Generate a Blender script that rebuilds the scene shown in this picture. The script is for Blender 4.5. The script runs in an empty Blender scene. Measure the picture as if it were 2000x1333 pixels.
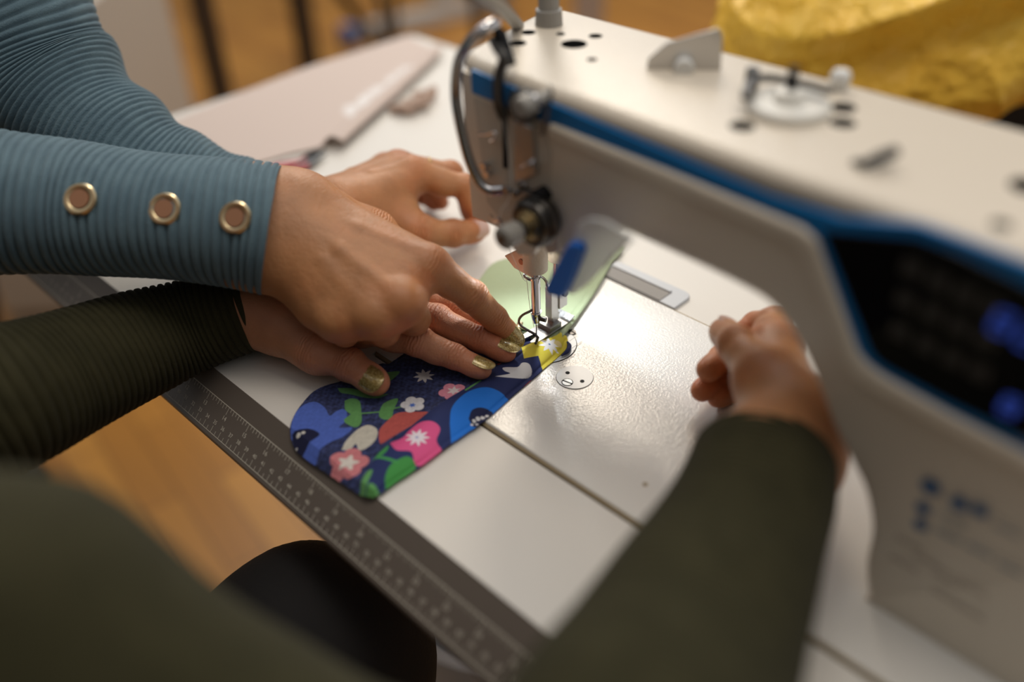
import bpy, bmesh, math
import numpy as np
from mathutils import Vector, Matrix

# ------------------------------------------------------------------ camera
# metres; the needle enters the bed at x = y = 0, table top is z = 0, floor z = -0.75
CAM = np.array([0.3668, -0.3823, 0.3933])
ROT = np.array([[0.7124, 0.7012, -0.0283],      # right
                [0.4012, -0.4401, -0.8033],     # down
                [-0.5757, 0.5610, -0.5949]])    # forward
FPX = 1771.9
SC = bpy.context.scene
COL = SC.collection
FLOOR = -0.75
cam_d = bpy.data.cameras.new('camera')
cam = bpy.data.objects.new('camera', cam_d)
COL.objects.link(cam)
SC.camera = cam
cam_d.sensor_width = 36
cam_d.lens = FPX / 2000 * 36
cam_d.clip_start = 0.01
_m = Matrix.Identity(4)
for i in range(3):
    _m[i][0], _m[i][1], _m[i][2], _m[i][3] = ROT[0][i], -ROT[1][i], -ROT[2][i], CAM[i]
cam.matrix_world = _m
cam_d.dof.use_dof = True
cam_d.dof.focus_distance = 0.635
cam_d.dof.aperture_fstop = 1.45
cam_d.dof.aperture_blades = 9

# ------------------------------------------------------------------ light and exposure
SC.view_settings.view_transform = 'Standard'
SC.view_settings.look = 'None'
SC.view_settings.gamma = 1
SC.view_settings.use_curve_mapping = False
SC.view_settings.exposure = -0.40
w = bpy.data.worlds.new('world'); SC.world = w; w.use_nodes = True
# the room: bright window side ahead and to the left, dim warm side behind the camera
_N, _L = w.node_tree.nodes, w.node_tree.links
_tc = _N.new('ShaderNodeTexCoord'); _dt = _N.new('ShaderNodeVectorMath'); _dt.operation = 'DOT_PRODUCT'
_dt.inputs[1].default_value = (-0.42, 0.76, 0.50); _L.new(_tc.outputs['Generated'], _dt.inputs[0])
_rp = _N.new('ShaderNodeValToRGB'); _e = _rp.color_ramp.elements
_e[0].position = 0.0; _e[0].color = (0.150, 0.130, 0.107, 1); _e[1].position = 1.0; _e[1].color = (0.95, 0.97, 1.0, 1)
_mr = _N.new('ShaderNodeMapRange'); _mr.inputs[1].default_value = -0.6; _mr.inputs[2].default_value = 0.9
_L.new(_dt.outputs['Value'], _mr.inputs[0]); _L.new(_mr.outputs[0], _rp.inputs[0])
_L.new(_rp.outputs[0], _N['Background'].inputs[0]); _N['Background'].inputs[1].default_value = 1.0

def area(name, loc, target, sx, sy, power, col):
    l = bpy.data.lights.new(name, 'AREA'); l.shape = 'RECTANGLE'; l.size = sx; l.size_y = sy
    l.energy = power; l.color = col
    o = bpy.data.objects.new(name, l); COL.objects.link(o); o.location = loc
    d = Vector(target) - Vector(loc); o.rotation_euler = d.to_track_quat('-Z', 'Y').to_euler()
    return o
area('window_light', (-1.9, 1.6, 1.25), (-0.1, 0.1, 0), 2.2, 1.6, 19, (0.92, 0.96, 1.0))
area('ceiling_lamp_light', (0.25, 0.1, 1.85), (0.1, 0.4, 0), 1.2, 0.6, 17, (1.0, 0.90, 0.78))
area('ceiling_lamp_light', (-1.5, 1.6, 1.75), (-1.6, 1.5, -1), 1.2, 0.6, 44, (1.0, 0.86, 0.68))
# lamp of the sewing machine beside its needle bar
_l = bpy.data.lights.new('needle_lamp_light', 'SPOT'); _l.energy = 0.62; _l.color = (0.88, 0.95, 1.0)
_l.spot_size = math.radians(120); _l.spot_blend = 0.7; _l.shadow_soft_size = 0.004
_o = bpy.data.objects.new('needle_lamp_light', _l); COL.objects.link(_o)
_o.location = (-0.022, 0.034, 0.098)
_o.rotation_euler = (Vector((0.035, -0.025, 0)) - _o.location).to_track_quat('-Z', 'Y').to_euler()

# ------------------------------------------------------------------ geometry helpers
def ray(px, py):
    d = np.array([(px - 1000) / FPX, (py - 666.5) / FPX, 1.0]) @ ROT
    return d / np.linalg.norm(d)
def onz(px, py, z=0.0):
    d = ray(px, py); return CAM + d * (z - CAM[2]) / d[2]
def ony(px, py, y):
    d = ray(px, py); return CAM + d * (y - CAM[1]) / d[1]
def onx(px, py, x):
    d = ray(px, py); return CAM + d * (x - CAM[0]) / d[0]
def onpl(px, py, p0, n):
    d = ray(px, py); n = np.array(n, float); return CAM + d * (np.dot(np.array(p0) - CAM, n) / np.dot(d, n))
def at(px, py, dep):
    return CAM + dep * (np.array([(px - 1000) / FPX, (py - 666.5) / FPX, 1.0]) @ ROT)
def nrm(v):
    v = np.asarray(v, float); return v / (np.linalg.norm(v) + 1e-12)
rng = np.random.default_rng(7)

def link(name, me, parent=None):
    o = bpy.data.objects.new(name, me); COL.objects.link(o)
    if parent: o.parent = parent
    return o
def thing(name, label, cat, loc=(0, 0, 0), group=None):
    o = bpy.data.objects.new(name, None); COL.objects.link(o); o.empty_display_size = 0.02
    o.location = loc
    return tag(o, label, cat, group)
def tag(o, label, cat=None, group=None):
    o['label'] = label
    if cat: o['category'] = cat
    if group: o['group'] = group
    return o
def mesh_obj(name, V, F, mat, parent=None, smooth=True, attrs=None, cols=None):
    """V,F in world space; the parent's location is taken off so that the part sits where it is described."""
    me = bpy.data.meshes.new(name)
    V = np.asarray(V, float)
    off = np.array(parent_loc(parent))
    me.from_pydata((V - off).tolist(), [], [tuple(map(int, f)) for f in F])
    if smooth: me.polygons.foreach_set('use_smooth', [True] * len(me.polygons))
    for k, a in (attrs or {}).items():
        at_ = me.attributes.new(k, 'FLOAT', 'POINT'); at_.data.foreach_set('value', np.asarray(a, np.float32))
    for k, a in (cols or {}).items():
        at_ = me.attributes.new(k, 'FLOAT_COLOR', 'POINT')
        a = np.asarray(a, np.float32); a = np.concatenate([a, np.ones((len(a), 1), np.float32)], 1)
        at_.data.foreach_set('color', a.ravel())
    me.materials.append(mat)
    me.update()
    return link(name, me, parent)
def parent_loc(p):
    l = np.zeros(3)
    while p is not None:
        l = l + np.array(p.location); p = p.parent
    return l

class MB:
    """collects simple shapes into ONE mesh"""
    def __init__(s): s.V = []; s.F = []
    def add(s, V, F):
        n = len(s.V); s.V += [tuple(v) for v in V]; s.F += [tuple(i + n for i in f) for f in F]; return s
    def box(s, c, size, ax=None):
        c = np.array(c, float); h = np.array(size) / 2; A = np.eye(3) if ax is None else np.array(ax)
        V = [c + (np.array(q) * h) @ A for q in [(-1,-1,-1),(1,-1,-1),(1,1,-1),(-1,1,-1),(-1,-1,1),(1,-1,1),(1,1,1),(-1,1,1)]]
        return s.add(V, [(0,3,2,1),(4,5,6,7),(0,1,5,4),(1,2,6,5),(2,3,7,6),(3,0,4,7)])
    def lathe(s, a, ax, prof, n=24):
        a = np.array(a, float); d = nrm(ax); u = nrm(np.cross(d, [0.31, 0.57, 0.77])); v = np.cross(d, u)
        V = []; F = []
        for (h, r) in prof:
            for i in range(n):
                t = 2 * math.pi * i / n; V.append(a + d * h + r * (math.cos(t) * u + math.sin(t) * v))
        for k in range(len(prof) - 1):
            for i in range(n):
                j = (i + 1) % n; F.append((k*n+i, k*n+j, (k+1)*n+j, (k+1)*n+i))
        F.append(tuple(reversed(range(n)))); F.append(tuple((len(prof)-1)*n + i for i in range(n)))
        return s.add(V, F)
    def cyl(s, a, b, r, r2=None, n=20):
        L = np.linalg.norm(np.array(b, float) - np.array(a, float)); return s.lathe(a, np.array(b, float) - np.array(a, float), [(0, r), (L, r if r2 is None else r2)], n)
    def tube(s, pts, r, n=10, smooth=4, flat=None):
        P = catmull(pts, smooth) if smooth else np.array(pts, float)
        T, U, W = frames(P)
        V = []; F = []
        rr = np.interp(np.linspace(0, 1, len(P)), np.linspace(0, 1, len(r)), r) if hasattr(r, '__len__') else np.full(len(P), r)
        for i in range(len(P)):
            for k in range(n):
                t = 2 * math.pi * k / n
                V.append(P[i] + rr[i] * (math.cos(t) * U[i] + math.sin(t) * W[i] * (flat or 1)))
        for i in range(len(P) - 1):
            for k in range(n):
                j = (k + 1) % n; F.append((i*n+k, i*n+j, (i+1)*n+j, (i+1)*n+k))
        F.append(tuple(reversed(range(n)))); F.append(tuple((len(P)-1)*n + k for k in range(n)))
        return s.add(V, F)
    def prism(s, poly, off):
        P = np.array(poly, float); off = np.array(off, float); n = len(P)
        V = list(P) + list(P + off)
        nn = np.zeros(3)
        for i in range(n): nn += np.cross(P[i] - P[0], P[(i+1) % n] - P[0])
        F = [tuple(range(n)), tuple(reversed(range(n, 2*n)))] + [(i, i+n, (i+1) % n + n, (i+1) % n) for i in range(n)]
        if np.dot(nn, off) > 0: F = [tuple(reversed(f)) for f in F]
        return s.add(V, F)
    def disc(s, c, ax, r, h, n=32): return s.lathe(c, ax, [(0, r), (h, r)], n)
    def build(s, name, mat, parent=None, smooth=False, bevel=0, seg=2, angle=40):
        o = mesh_obj(name, s.V, s.F, mat, parent, smooth=False)
        bm = bmesh.new(); bm.from_mesh(o.data); bmesh.ops.recalc_face_normals(bm, faces=bm.faces); bm.to_mesh(o.data); bm.free()
        if smooth or bevel:
            me = o.data
            me.polygons.foreach_set('use_smooth', [True] * len(me.polygons))
            me.set_sharp_from_angle(angle=math.radians(angle))
        if bevel:
            b = o.modifiers.new('bevel', 'BEVEL'); b.width = bevel; b.segments = seg; b.limit_method = 'ANGLE'; b.angle_limit = math.radians(35); b.harden_normals = True
        return o

def catmull(pts, m=8):
    P = np.array(pts, float); n = len(P)
    Q = np.vstack([2*P[0]-P[1], P, 2*P[-1]-P[-2]]); out = []
    for i in range(n - 1):
        a, b, c, d = Q[i], Q[i+1], Q[i+2], Q[i+3]
        for k in range(m):
            t = k / m
            out.append(0.5*((2*b)+(-a+c)*t+(2*a-5*b+4*c-d)*t*t+(-a+3*b-3*c+d)*t**3))
    out.append(P[-1]); return np.array(out)
def frames(P, up=None):
    T = np.gradient(P, axis=0); T /= np.linalg.norm(T, axis=1)[:, None] + 1e-12
    u = np.array(up if up is not None else ([0, 0, 1] if abs(T[0][2]) < 0.9 else [1, 0, 0]), float)
    U = np.zeros_like(P); W = np.zeros_like(P)
    for i in range(len(P)):
        u = nrm(u - np.dot(u, T[i]) * T[i]); U[i] = u; W[i] = np.cross(T[i], u)
    return T, U, W
def arc2(pts, r, n=5):
    """round the corners of a 2-D polygon"""
    P = [np.array(p, float) for p in pts]; out = []
    for i in range(len(P)):
        a, b, c = P[i-1], P[i], P[(i+1) % len(P)]
        rr = r[i] if hasattr(r, '__len__') else r
        if rr <= 0: out.append(b); continue
        d1 = a - b; d2 = c - b; l = min(rr, np.linalg.norm(d1)*.49, np.linalg.norm(d2)*.49)
        p, q = b + nrm(d1)*l, b + nrm(d2)*l
        for k in range(n + 1):
            t = k / n; out.append((1-t)**2*p + 2*t*(1-t)*b + t*t*q)
    return out

# ------------------------------------------------------------------ materials
def nmat(name, color=(0.5, 0.5, 0.5), rough=0.5, metal=0.0, spec=0.5, coat=0.0, bump=None, var=None, sss=0, sheen=0, trans=0.0, emis=None, alpha=1.0):
    m = bpy.data.materials.new(name); m.use_nodes = True
    nt = m.node_tree; N = nt.nodes; L = nt.links; b = N['Principled BSDF']
    b.inputs['Base Color'].default_value = (*color, 1); b.inputs['Roughness'].default_value = rough
    b.inputs['Metallic'].default_value = metal; b.inputs['Specular IOR Level'].default_value = spec
    b.inputs['Coat Weight'].default_value = coat
    if sss: b.inputs['Subsurface Weight'].default_value = sss; b.inputs['Subsurface Radius'].default_value = (0.9, 0.35, 0.2); b.inputs['Subsurface Scale'].default_value = 0.006
    if sheen: b.inputs['Sheen Weight'].default_value = sheen; b.inputs['Sheen Roughness'].default_value = 0.5
    if trans: b.inputs['Transmission Weight'].default_value = trans; b.inputs['IOR'].default_value = 1.3
    if emis: b.inputs['Emission Color'].default_value = (*emis[0], 1); b.inputs['Emission Strength'].default_value = emis[1]
    tc = N.new('ShaderNodeTexCoord')
    if var:      # (scale, amount, second colour)
        n = N.new('ShaderNodeTexNoise'); n.inputs['Scale'].default_value = var[0]; n.inputs['Detail'].default_value = 4
        L.new(tc.outputs['Object'], n.inputs['Vector'])
        mx = N.new('ShaderNodeMix'); mx.data_type = 'RGBA'
        mx.inputs[6].default_value = (*color, 1); mx.inputs[7].default_value = (*var[2], 1)
        mr = N.new('ShaderNodeMapRange'); mr.inputs[1].default_value = 0.35; mr.inputs[2].default_value = 0.65; mr.inputs[4].default_value = var[1]
        L.new(n.outputs['Fac'], mr.inputs[0]); L.new(mr.outputs[0], mx.inputs[0]); L.new(mx.outputs[2], b.inputs['Base Color'])
    if bump:     # list of (kind, scale, strength, distance)
        prev = None
        for kind, sc_, st, di in bump:
            if kind == 'noise':
                t = N.new('ShaderNodeTexNoise'); t.inputs['Detail'].default_value = 3; out = t.outputs['Fac']
            elif kind == 'voronoi':
                t = N.new('ShaderNodeTexVoronoi'); out = t.outputs['Distance']
            else:
                t = N.new('ShaderNodeTexWave'); out = t.outputs['Fac']; t.inputs['Distortion'].default_value = 2
            t.inputs['Scale'].default_value = sc_
            L.new(tc.outputs['Object'], t.inputs['Vector'])
            bp = N.new('ShaderNodeBump'); bp.inputs['Strength'].default_value = st; bp.inputs['Distance'].default_value = di
            L.new(out, bp.inputs['Height'])
            if prev: L.new(prev.outputs[0], bp.inputs['Normal'])
            prev = bp
        L.new(prev.outputs[0], b.inputs['Normal'])
    return m
def attr_color(m, attr, var=None):
    nt = m.node_tree; a = nt.nodes.new('ShaderNodeAttribute'); a.attribute_name = attr
    b = nt.nodes['Principled BSDF']
    if var:
        tc = nt.nodes.new('ShaderNodeTexCoord'); n = nt.nodes.new('ShaderNodeTexNoise'); n.inputs['Scale'].default_value = var[0]; n.inputs['Detail'].default_value = 3
        nt.links.new(tc.outputs['Object'], n.inputs['Vector'])
        mr = nt.nodes.new('ShaderNodeMapRange'); mr.inputs[1].default_value = .3; mr.inputs[2].default_value = .7; mr.inputs[3].default_value = 1-var[1]; mr.inputs[4].default_value = 1+var[1]
        vm = nt.nodes.new('ShaderNodeVectorMath'); vm.operation = 'SCALE'
        nt.links.new(n.outputs['Fac'], mr.inputs[0]); nt.links.new(a.outputs['Color'], vm.inputs[0]); nt.links.new(mr.outputs[0], vm.inputs['Scale'])
        nt.links.new(vm.outputs[0], b.inputs['Base Color'])
    else:
        nt.links.new(a.outputs['Color'], b.inputs['Base Color'])
    return m

def skin_mat(name):
    m = nmat(name, (0.5, 0.27, 0.17), 0.46, spec=0.42, sss=0.22)
    attr_color(m, 'tint', (60, 0.10))
    nt = m.node_tree; N = nt.nodes; L = nt.links; b = N['Principled BSDF']
    tc = N.new('ShaderNodeTexCoord')
    v = N.new('ShaderNodeTexVoronoi'); v.inputs['Scale'].default_value = 900; L.new(tc.outputs['Object'], v.inputs['Vector'])
    b1 = N.new('ShaderNodeBump'); b1.inputs['Strength'].default_value = 0.38; b1.inputs['Distance'].default_value = 0.0004; L.new(v.outputs['Distance'], b1.inputs['Height'])
    n2 = N.new('ShaderNodeTexNoise'); n2.inputs['Scale'].default_value = 260; n2.inputs['Detail'].default_value = 4; L.new(tc.outputs['Object'], n2.inputs['Vector'])
    b2 = N.new('ShaderNodeBump'); b2.inputs['Strength'].default_value = 0.55; b2.inputs['Distance'].default_value = 0.0007; L.new(n2.outputs['Fac'], b2.inputs['Height']); L.new(b1.outputs[0], b2.inputs['Normal'])
    # joint creases: 'fold' runs along the finger in metres, 'foldamt' says how strong
    fa = N.new('ShaderNodeAttribute'); fa.attribute_name = 'fold'; fm = N.new('ShaderNodeAttribute'); fm.attribute_name = 'foldamt'
    n3 = N.new('ShaderNodeTexNoise'); n3.inputs['Scale'].default_value = 170; L.new(tc.outputs['Object'], n3.inputs['Vector'])
    a1 = N.new('ShaderNodeMath'); a1.operation = 'MULTIPLY_ADD'; L.new(n3.outputs['Fac'], a1.inputs[0]); a1.inputs[1].default_value = 0.0042; L.new(fa.outputs['Fac'], a1.inputs[2])
    a2 = N.new('ShaderNodeMath'); a2.operation = 'MULTIPLY'; L.new(a1.outputs[0], a2.inputs[0]); a2.inputs[1].default_value = 2600
    a3 = N.new('ShaderNodeMath'); a3.operation = 'SINE'; L.new(a2.outputs[0], a3.inputs[0])
    a4 = N.new('ShaderNodeMath'); a4.operation = 'MULTIPLY'; L.new(a3.outputs[0], a4.inputs[0]); L.new(fm.outputs['Fac'], a4.inputs[1])
    b3 = N.new('ShaderNodeBump'); b3.inputs['Strength'].default_value = 0.75; b3.inputs['Distance'].default_value = 0.0006; L.new(a4.outputs[0], b3.inputs['Height']); L.new(b2.outputs[0], b3.inputs['Normal'])
    L.new(b3.outputs[0], b.inputs['Normal'])
    return m
SKIN_A = skin_mat('skin_tan'); SKIN_B = skin_mat('skin_fair')

def glitter():
    m = nmat('gold_glitter', (0.36, 0.26, 0.08), 0.38, metal=0.55, coat=1.0)
    nt = m.node_tree; N = nt.nodes; L = nt.links; b = N['Principled BSDF']
    tc = N.new('ShaderNodeTexCoord'); v = N.new('ShaderNodeTexVoronoi'); v.inputs['Scale'].default_value = 2000
    L.new(tc.outputs['Object'], v.inputs['Vector'])
    r = N.new('ShaderNodeValToRGB'); e = r.color_ramp.elements
    e[0].color = (0.16, 0.10, 0.025, 1); e[1].color = (0.62, 0.52, 0.22, 1); e.new(0.45).color = (0.34, 0.24, 0.06, 1)
    sp = N.new('ShaderNodeSeparateColor'); L.new(v.outputs['Color'], sp.inputs[0]); L.new(sp.outputs[0], r.inputs[0]); L.new(r.outputs[0], b.inputs['Base Color'])
    bp = N.new('ShaderNodeBump'); bp.inputs['Strength'].default_value = 0.8; bp.inputs['Distance'].default_value = 0.0004
    L.new(sp.outputs[1], bp.inputs['Height']); L.new(bp.outputs[0], b.inputs['Normal'])
    b.inputs['Coat Roughness'].default_value = 0.05
    return m
NAIL_GOLD = glitter()
NAIL_PLAIN = nmat('nail_plain', (0.62, 0.40, 0.33), 0.22, spec=0.6, coat=0.5)
FOOTM = nmat('presser_foot_steel', (0.30, 0.295, 0.29), 0.34, metal=1.0, bump=[('noise', 700, 0.25, 0.0006)])
CHROME = nmat('chrome', (0.60, 0.60, 0.62), 0.12, metal=1.0)
STEEL = nmat('brushed_steel', (0.55, 0.54, 0.53), 0.28, metal=1.0, bump=[('noise', 600, 0.08, 0.001)])
DARKMET = nmat('dark_metal', (0.10, 0.095, 0.09), 0.3, metal=0.9)
BLACK = nmat('black_plastic', (0.012, 0.012, 0.014), 0.6, spec=.2)
HOLE = nmat('dark_hole', (0.006, 0.006, 0.006), 1.0, spec=0.0)
RUBBER = nmat('black_rubber', (0.02, 0.02, 0.02), 0.7)
MPAINT = nmat('machine_paint', (0.67, 0.595, 0.49), 0.30, spec=0.5, bump=[('noise', 420, 0.5, 0.0009)])
BEDPAINT = nmat('bed_paint', (0.74, 0.72, 0.68), 0.11, spec=0.5, bump=[('noise', 560, 0.26, 0.0008), ('voronoi', 900, 0.1, 0.0003)])
EDGETAN = nmat('bare_edge', (0.34, 0.26, 0.15), 0.5)
TABLEW = nmat('table_laminate', (0.70, 0.67, 0.62), 0.42, spec=0.45, bump=[('noise', 900, 0.06, 0.0004)])
STRIP = nmat('edge_strip_plastic', (0.145, 0.12, 0.10), 0.42, bump=[('noise', 1200, 0.1, 0.0003)])
INK = nmat('scale_ink', (0.66, 0.62, 0.52), 0.5)
BLUEP = nmat('blue_trim', (0.003, 0.155, 0.43), 0.4, spec=0.4)
BLUERUB = nmat('blue_rubber', (0.010, 0.17, 0.70), 0.5)
GLASS = nmat('display_glass', (0.004, 0.004, 0.005), 0.08, spec=0.5)
def digit_mat(): return nmat('display_digit', (0.02, 0.05, 0.3), 0.4, emis=((0.05, 0.11, 0.62), .36))
CLEAR = nmat('clear_plastic', (0.88, 0.90, 0.90), 0.35, trans=0.55, spec=0.5)
WHITEP = nmat('white_plastic', (0.72, 0.72, 0.70), 0.4)
GREYP = nmat('grey_plastic', (0.30, 0.285, 0.26), 0.4)
GREYLIGHT = nmat('grey_light_plastic', (0.50, 0.52, 0.55), 0.35)
BRASS = nmat('brass', (0.62, 0.50, 0.30), 0.28, metal=1.0)
GOLD = nmat('gold', (0.85, 0.62, 0.28), 0.18, metal=1.0)

# ------------------------------------------------------------------ implicit surfaces
class SDF:
    def __init__(s, lo, hi, h):
        s.h = h; s.lo = np.floor(np.array(lo) / h) * h
        s.n = np.ceil((np.array(hi) - s.lo) / h).astype(int) + 1
        s.D = np.full(s.n, 1.0, np.float32)
    def box(s, lo, hi):
        i0 = np.clip(np.floor((np.array(lo) - s.lo) / s.h).astype(int), 0, s.n - 1)
        i1 = np.clip(np.ceil((np.array(hi) - s.lo) / s.h).astype(int) + 1, 1, s.n)
        sl = tuple(slice(a, b) for a, b in zip(i0, i1))
        g = [(s.lo[k] + s.h * np.arange(i0[k], i1[k])).astype(np.float32) for k in range(3)]
        return sl, g
    def cone(s, a, b, ra, rb=None, k=0.004, sub=False, scale=None):
        rb = ra if rb is None else rb
        a = np.array(a, float); b = np.array(b, float); m = max(ra, rb) + 2.5 * max(k, .001) + 2 * s.h
        sl, (x, y, z) = s.box(np.minimum(a, b) - m, np.maximum(a, b) + m)
        ab = b - a; q = float(ab @ ab) + 1e-12
        X = x[:, None, None] - a[0]; Y = y[None, :, None] - a[1]; Z = z[None, None, :] - a[2]
        t = np.clip((X * ab[0] + Y * ab[1] + Z * ab[2]) / q, 0, 1).astype(np.float32)
        d = np.sqrt((X - t * ab[0])**2 + (Y - t * ab[1])**2 + (Z - t * ab[2])**2) - (ra + (rb - ra) * t)
        s._mix(sl, d, k, sub); return s
    def ell(s, c, ax, r, k=0.004, sub=False):
        """ellipsoid: ax rows = axes, r = radii"""
        c = np.array(c, float); A = np.array(ax, float); r = np.array(r, float); m = r.max() + 2.5 * k + 2 * s.h
        sl, (x, y, z) = s.box(c - m, c + m)
        X = x[:, None, None] - c[0]; Y = y[None, :, None] - c[1]; Z = z[None, None, :] - c[2]
        e = 0; e2 = 0
        for i in range(3):
            q = X * A[i][0] + Y * A[i][1] + Z * A[i][2]; e = e + (q / r[i])**2; e2 = e2 + (q / r[i]**2)**2
        k0 = np.sqrt(e); d = k0 * (k0 - 1) / (np.sqrt(e2) + 1e-6)
        s._mix(sl, d.astype(np.float32), k, sub); return s
    def _mix(s, sl, d, k, sub=False):
        c = s.D[sl]
        if sub:
            hh = np.maximum(k - np.abs(c + d), 0) / k; s.D[sl] = np.maximum(c, -d) + hh * hh * k / 4
        else:
            hh = np.maximum(k - np.abs(c - d), 0) / k; s.D[sl] = np.minimum(c, d) - hh * hh * k / 4
    def merge(s, o, p0, k0, k1, L):
        """union with another field; blend k0 near p0 dropping to k1 at distance L"""
        i0 = np.round((o.lo - s.lo) / s.h).astype(int); a = np.maximum(i0, 0); e = np.minimum(i0 + o.n, s.n)
        sl = tuple(slice(p, q) for p, q in zip(a, e)); so = tuple(slice(p - i, q - i) for p, q, i in zip(a, e, i0))
        g = [s.lo[j] + s.h * np.arange(a[j], e[j]) - p0[j] for j in range(3)]
        r = np.sqrt(g[0][:, None, None]**2 + g[1][None, :, None]**2 + g[2][None, None, :]**2)
        k = (k1 + (k0 - k1) * np.clip(1 - r / L, 0, 1)).astype(np.float32)
        c = s.D[sl]; d = o.D[so]
        hh = np.maximum(k - np.abs(c - d), 0) / k; s.D[sl] = np.minimum(c, d) - hh * hh * k / 4
    def mesh(s):
        D = s.D; ins = D < 0
        c = ins[:-1, :-1, :-1].astype(np.int8)
        for dx in (0, 1):
            for dy in (0, 1):
                for dz in (0, 1):
                    if dx + dy + dz: c = c + ins[dx:D.shape[0]-1+dx, dy:D.shape[1]-1+dy, dz:D.shape[2]-1+dz]
        act = np.argwhere((c > 0) & (c < 8))
        idx = np.full(c.shape, -1, np.int32); idx[tuple(act.T)] = np.arange(len(act))
        cor = np.array([(i, j, k) for i in (0, 1) for j in (0, 1) for k in (0, 1)])
        val = np.stack([D[tuple((act + q).T)] for q in cor], 1)
        acc = np.zeros((len(act), 3)); cnt = np.zeros(len(act))
        for a in range(8):
            for b in range(a + 1, 8):
                if np.abs(cor[a] - cor[b]).sum() == 1:
                    va, vb = val[:, a], val[:, b]; mk = (va < 0) != (vb < 0)
                    t = np.where(mk, va / np.where(mk, va - vb, 1), 0)[:, None]
                    acc += mk[:, None] * (cor[a] + t * (cor[b] - cor[a])); cnt += mk
        V = s.lo + s.h * (act + acc / cnt[:, None])
        F = []
        for ax in range(3):
            u, v = (ax + 1) % 3, (ax + 2) % 3
            A = [slice(None)] * 3; B = [slice(None)] * 3; A[ax] = slice(0, -1); B[ax] = slice(1, None)
            p = ins[tuple(A)]; q = ins[tuple(B)]; e = np.argwhere(p != q)
            e = e[(e[:, u] > 0) & (e[:, v] > 0) & (e[:, u] < D.shape[u]-1) & (e[:, v] < D.shape[v]-1)]
            du = np.zeros(3, int); du[u] = 1; dv = np.zeros(3, int); dv[v] = 1
            f = np.stack([idx[tuple((e - du - dv).T)], idx[tuple((e - dv).T)], idx[tuple(e.T)], idx[tuple((e - du).T)]], 1)
            fl = ~p[tuple(e.T)]; f[fl] = f[fl][:, ::-1]; F.append(f)
        return V, np.concatenate(F)

def smooth_noise(P, sc, seed=0):
    """cheap smooth noise in -1..1 from a sum of sines"""
    r = np.random.default_rng(seed); o = np.zeros(len(P))
    for i in range(7):
        d = r.normal(size=3); d /= np.linalg.norm(d); f = sc * (0.6 + 1.1 * r.random())
        o += np.sin(P @ d * f + r.random() * 6.28)
    return o / 3.2

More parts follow.
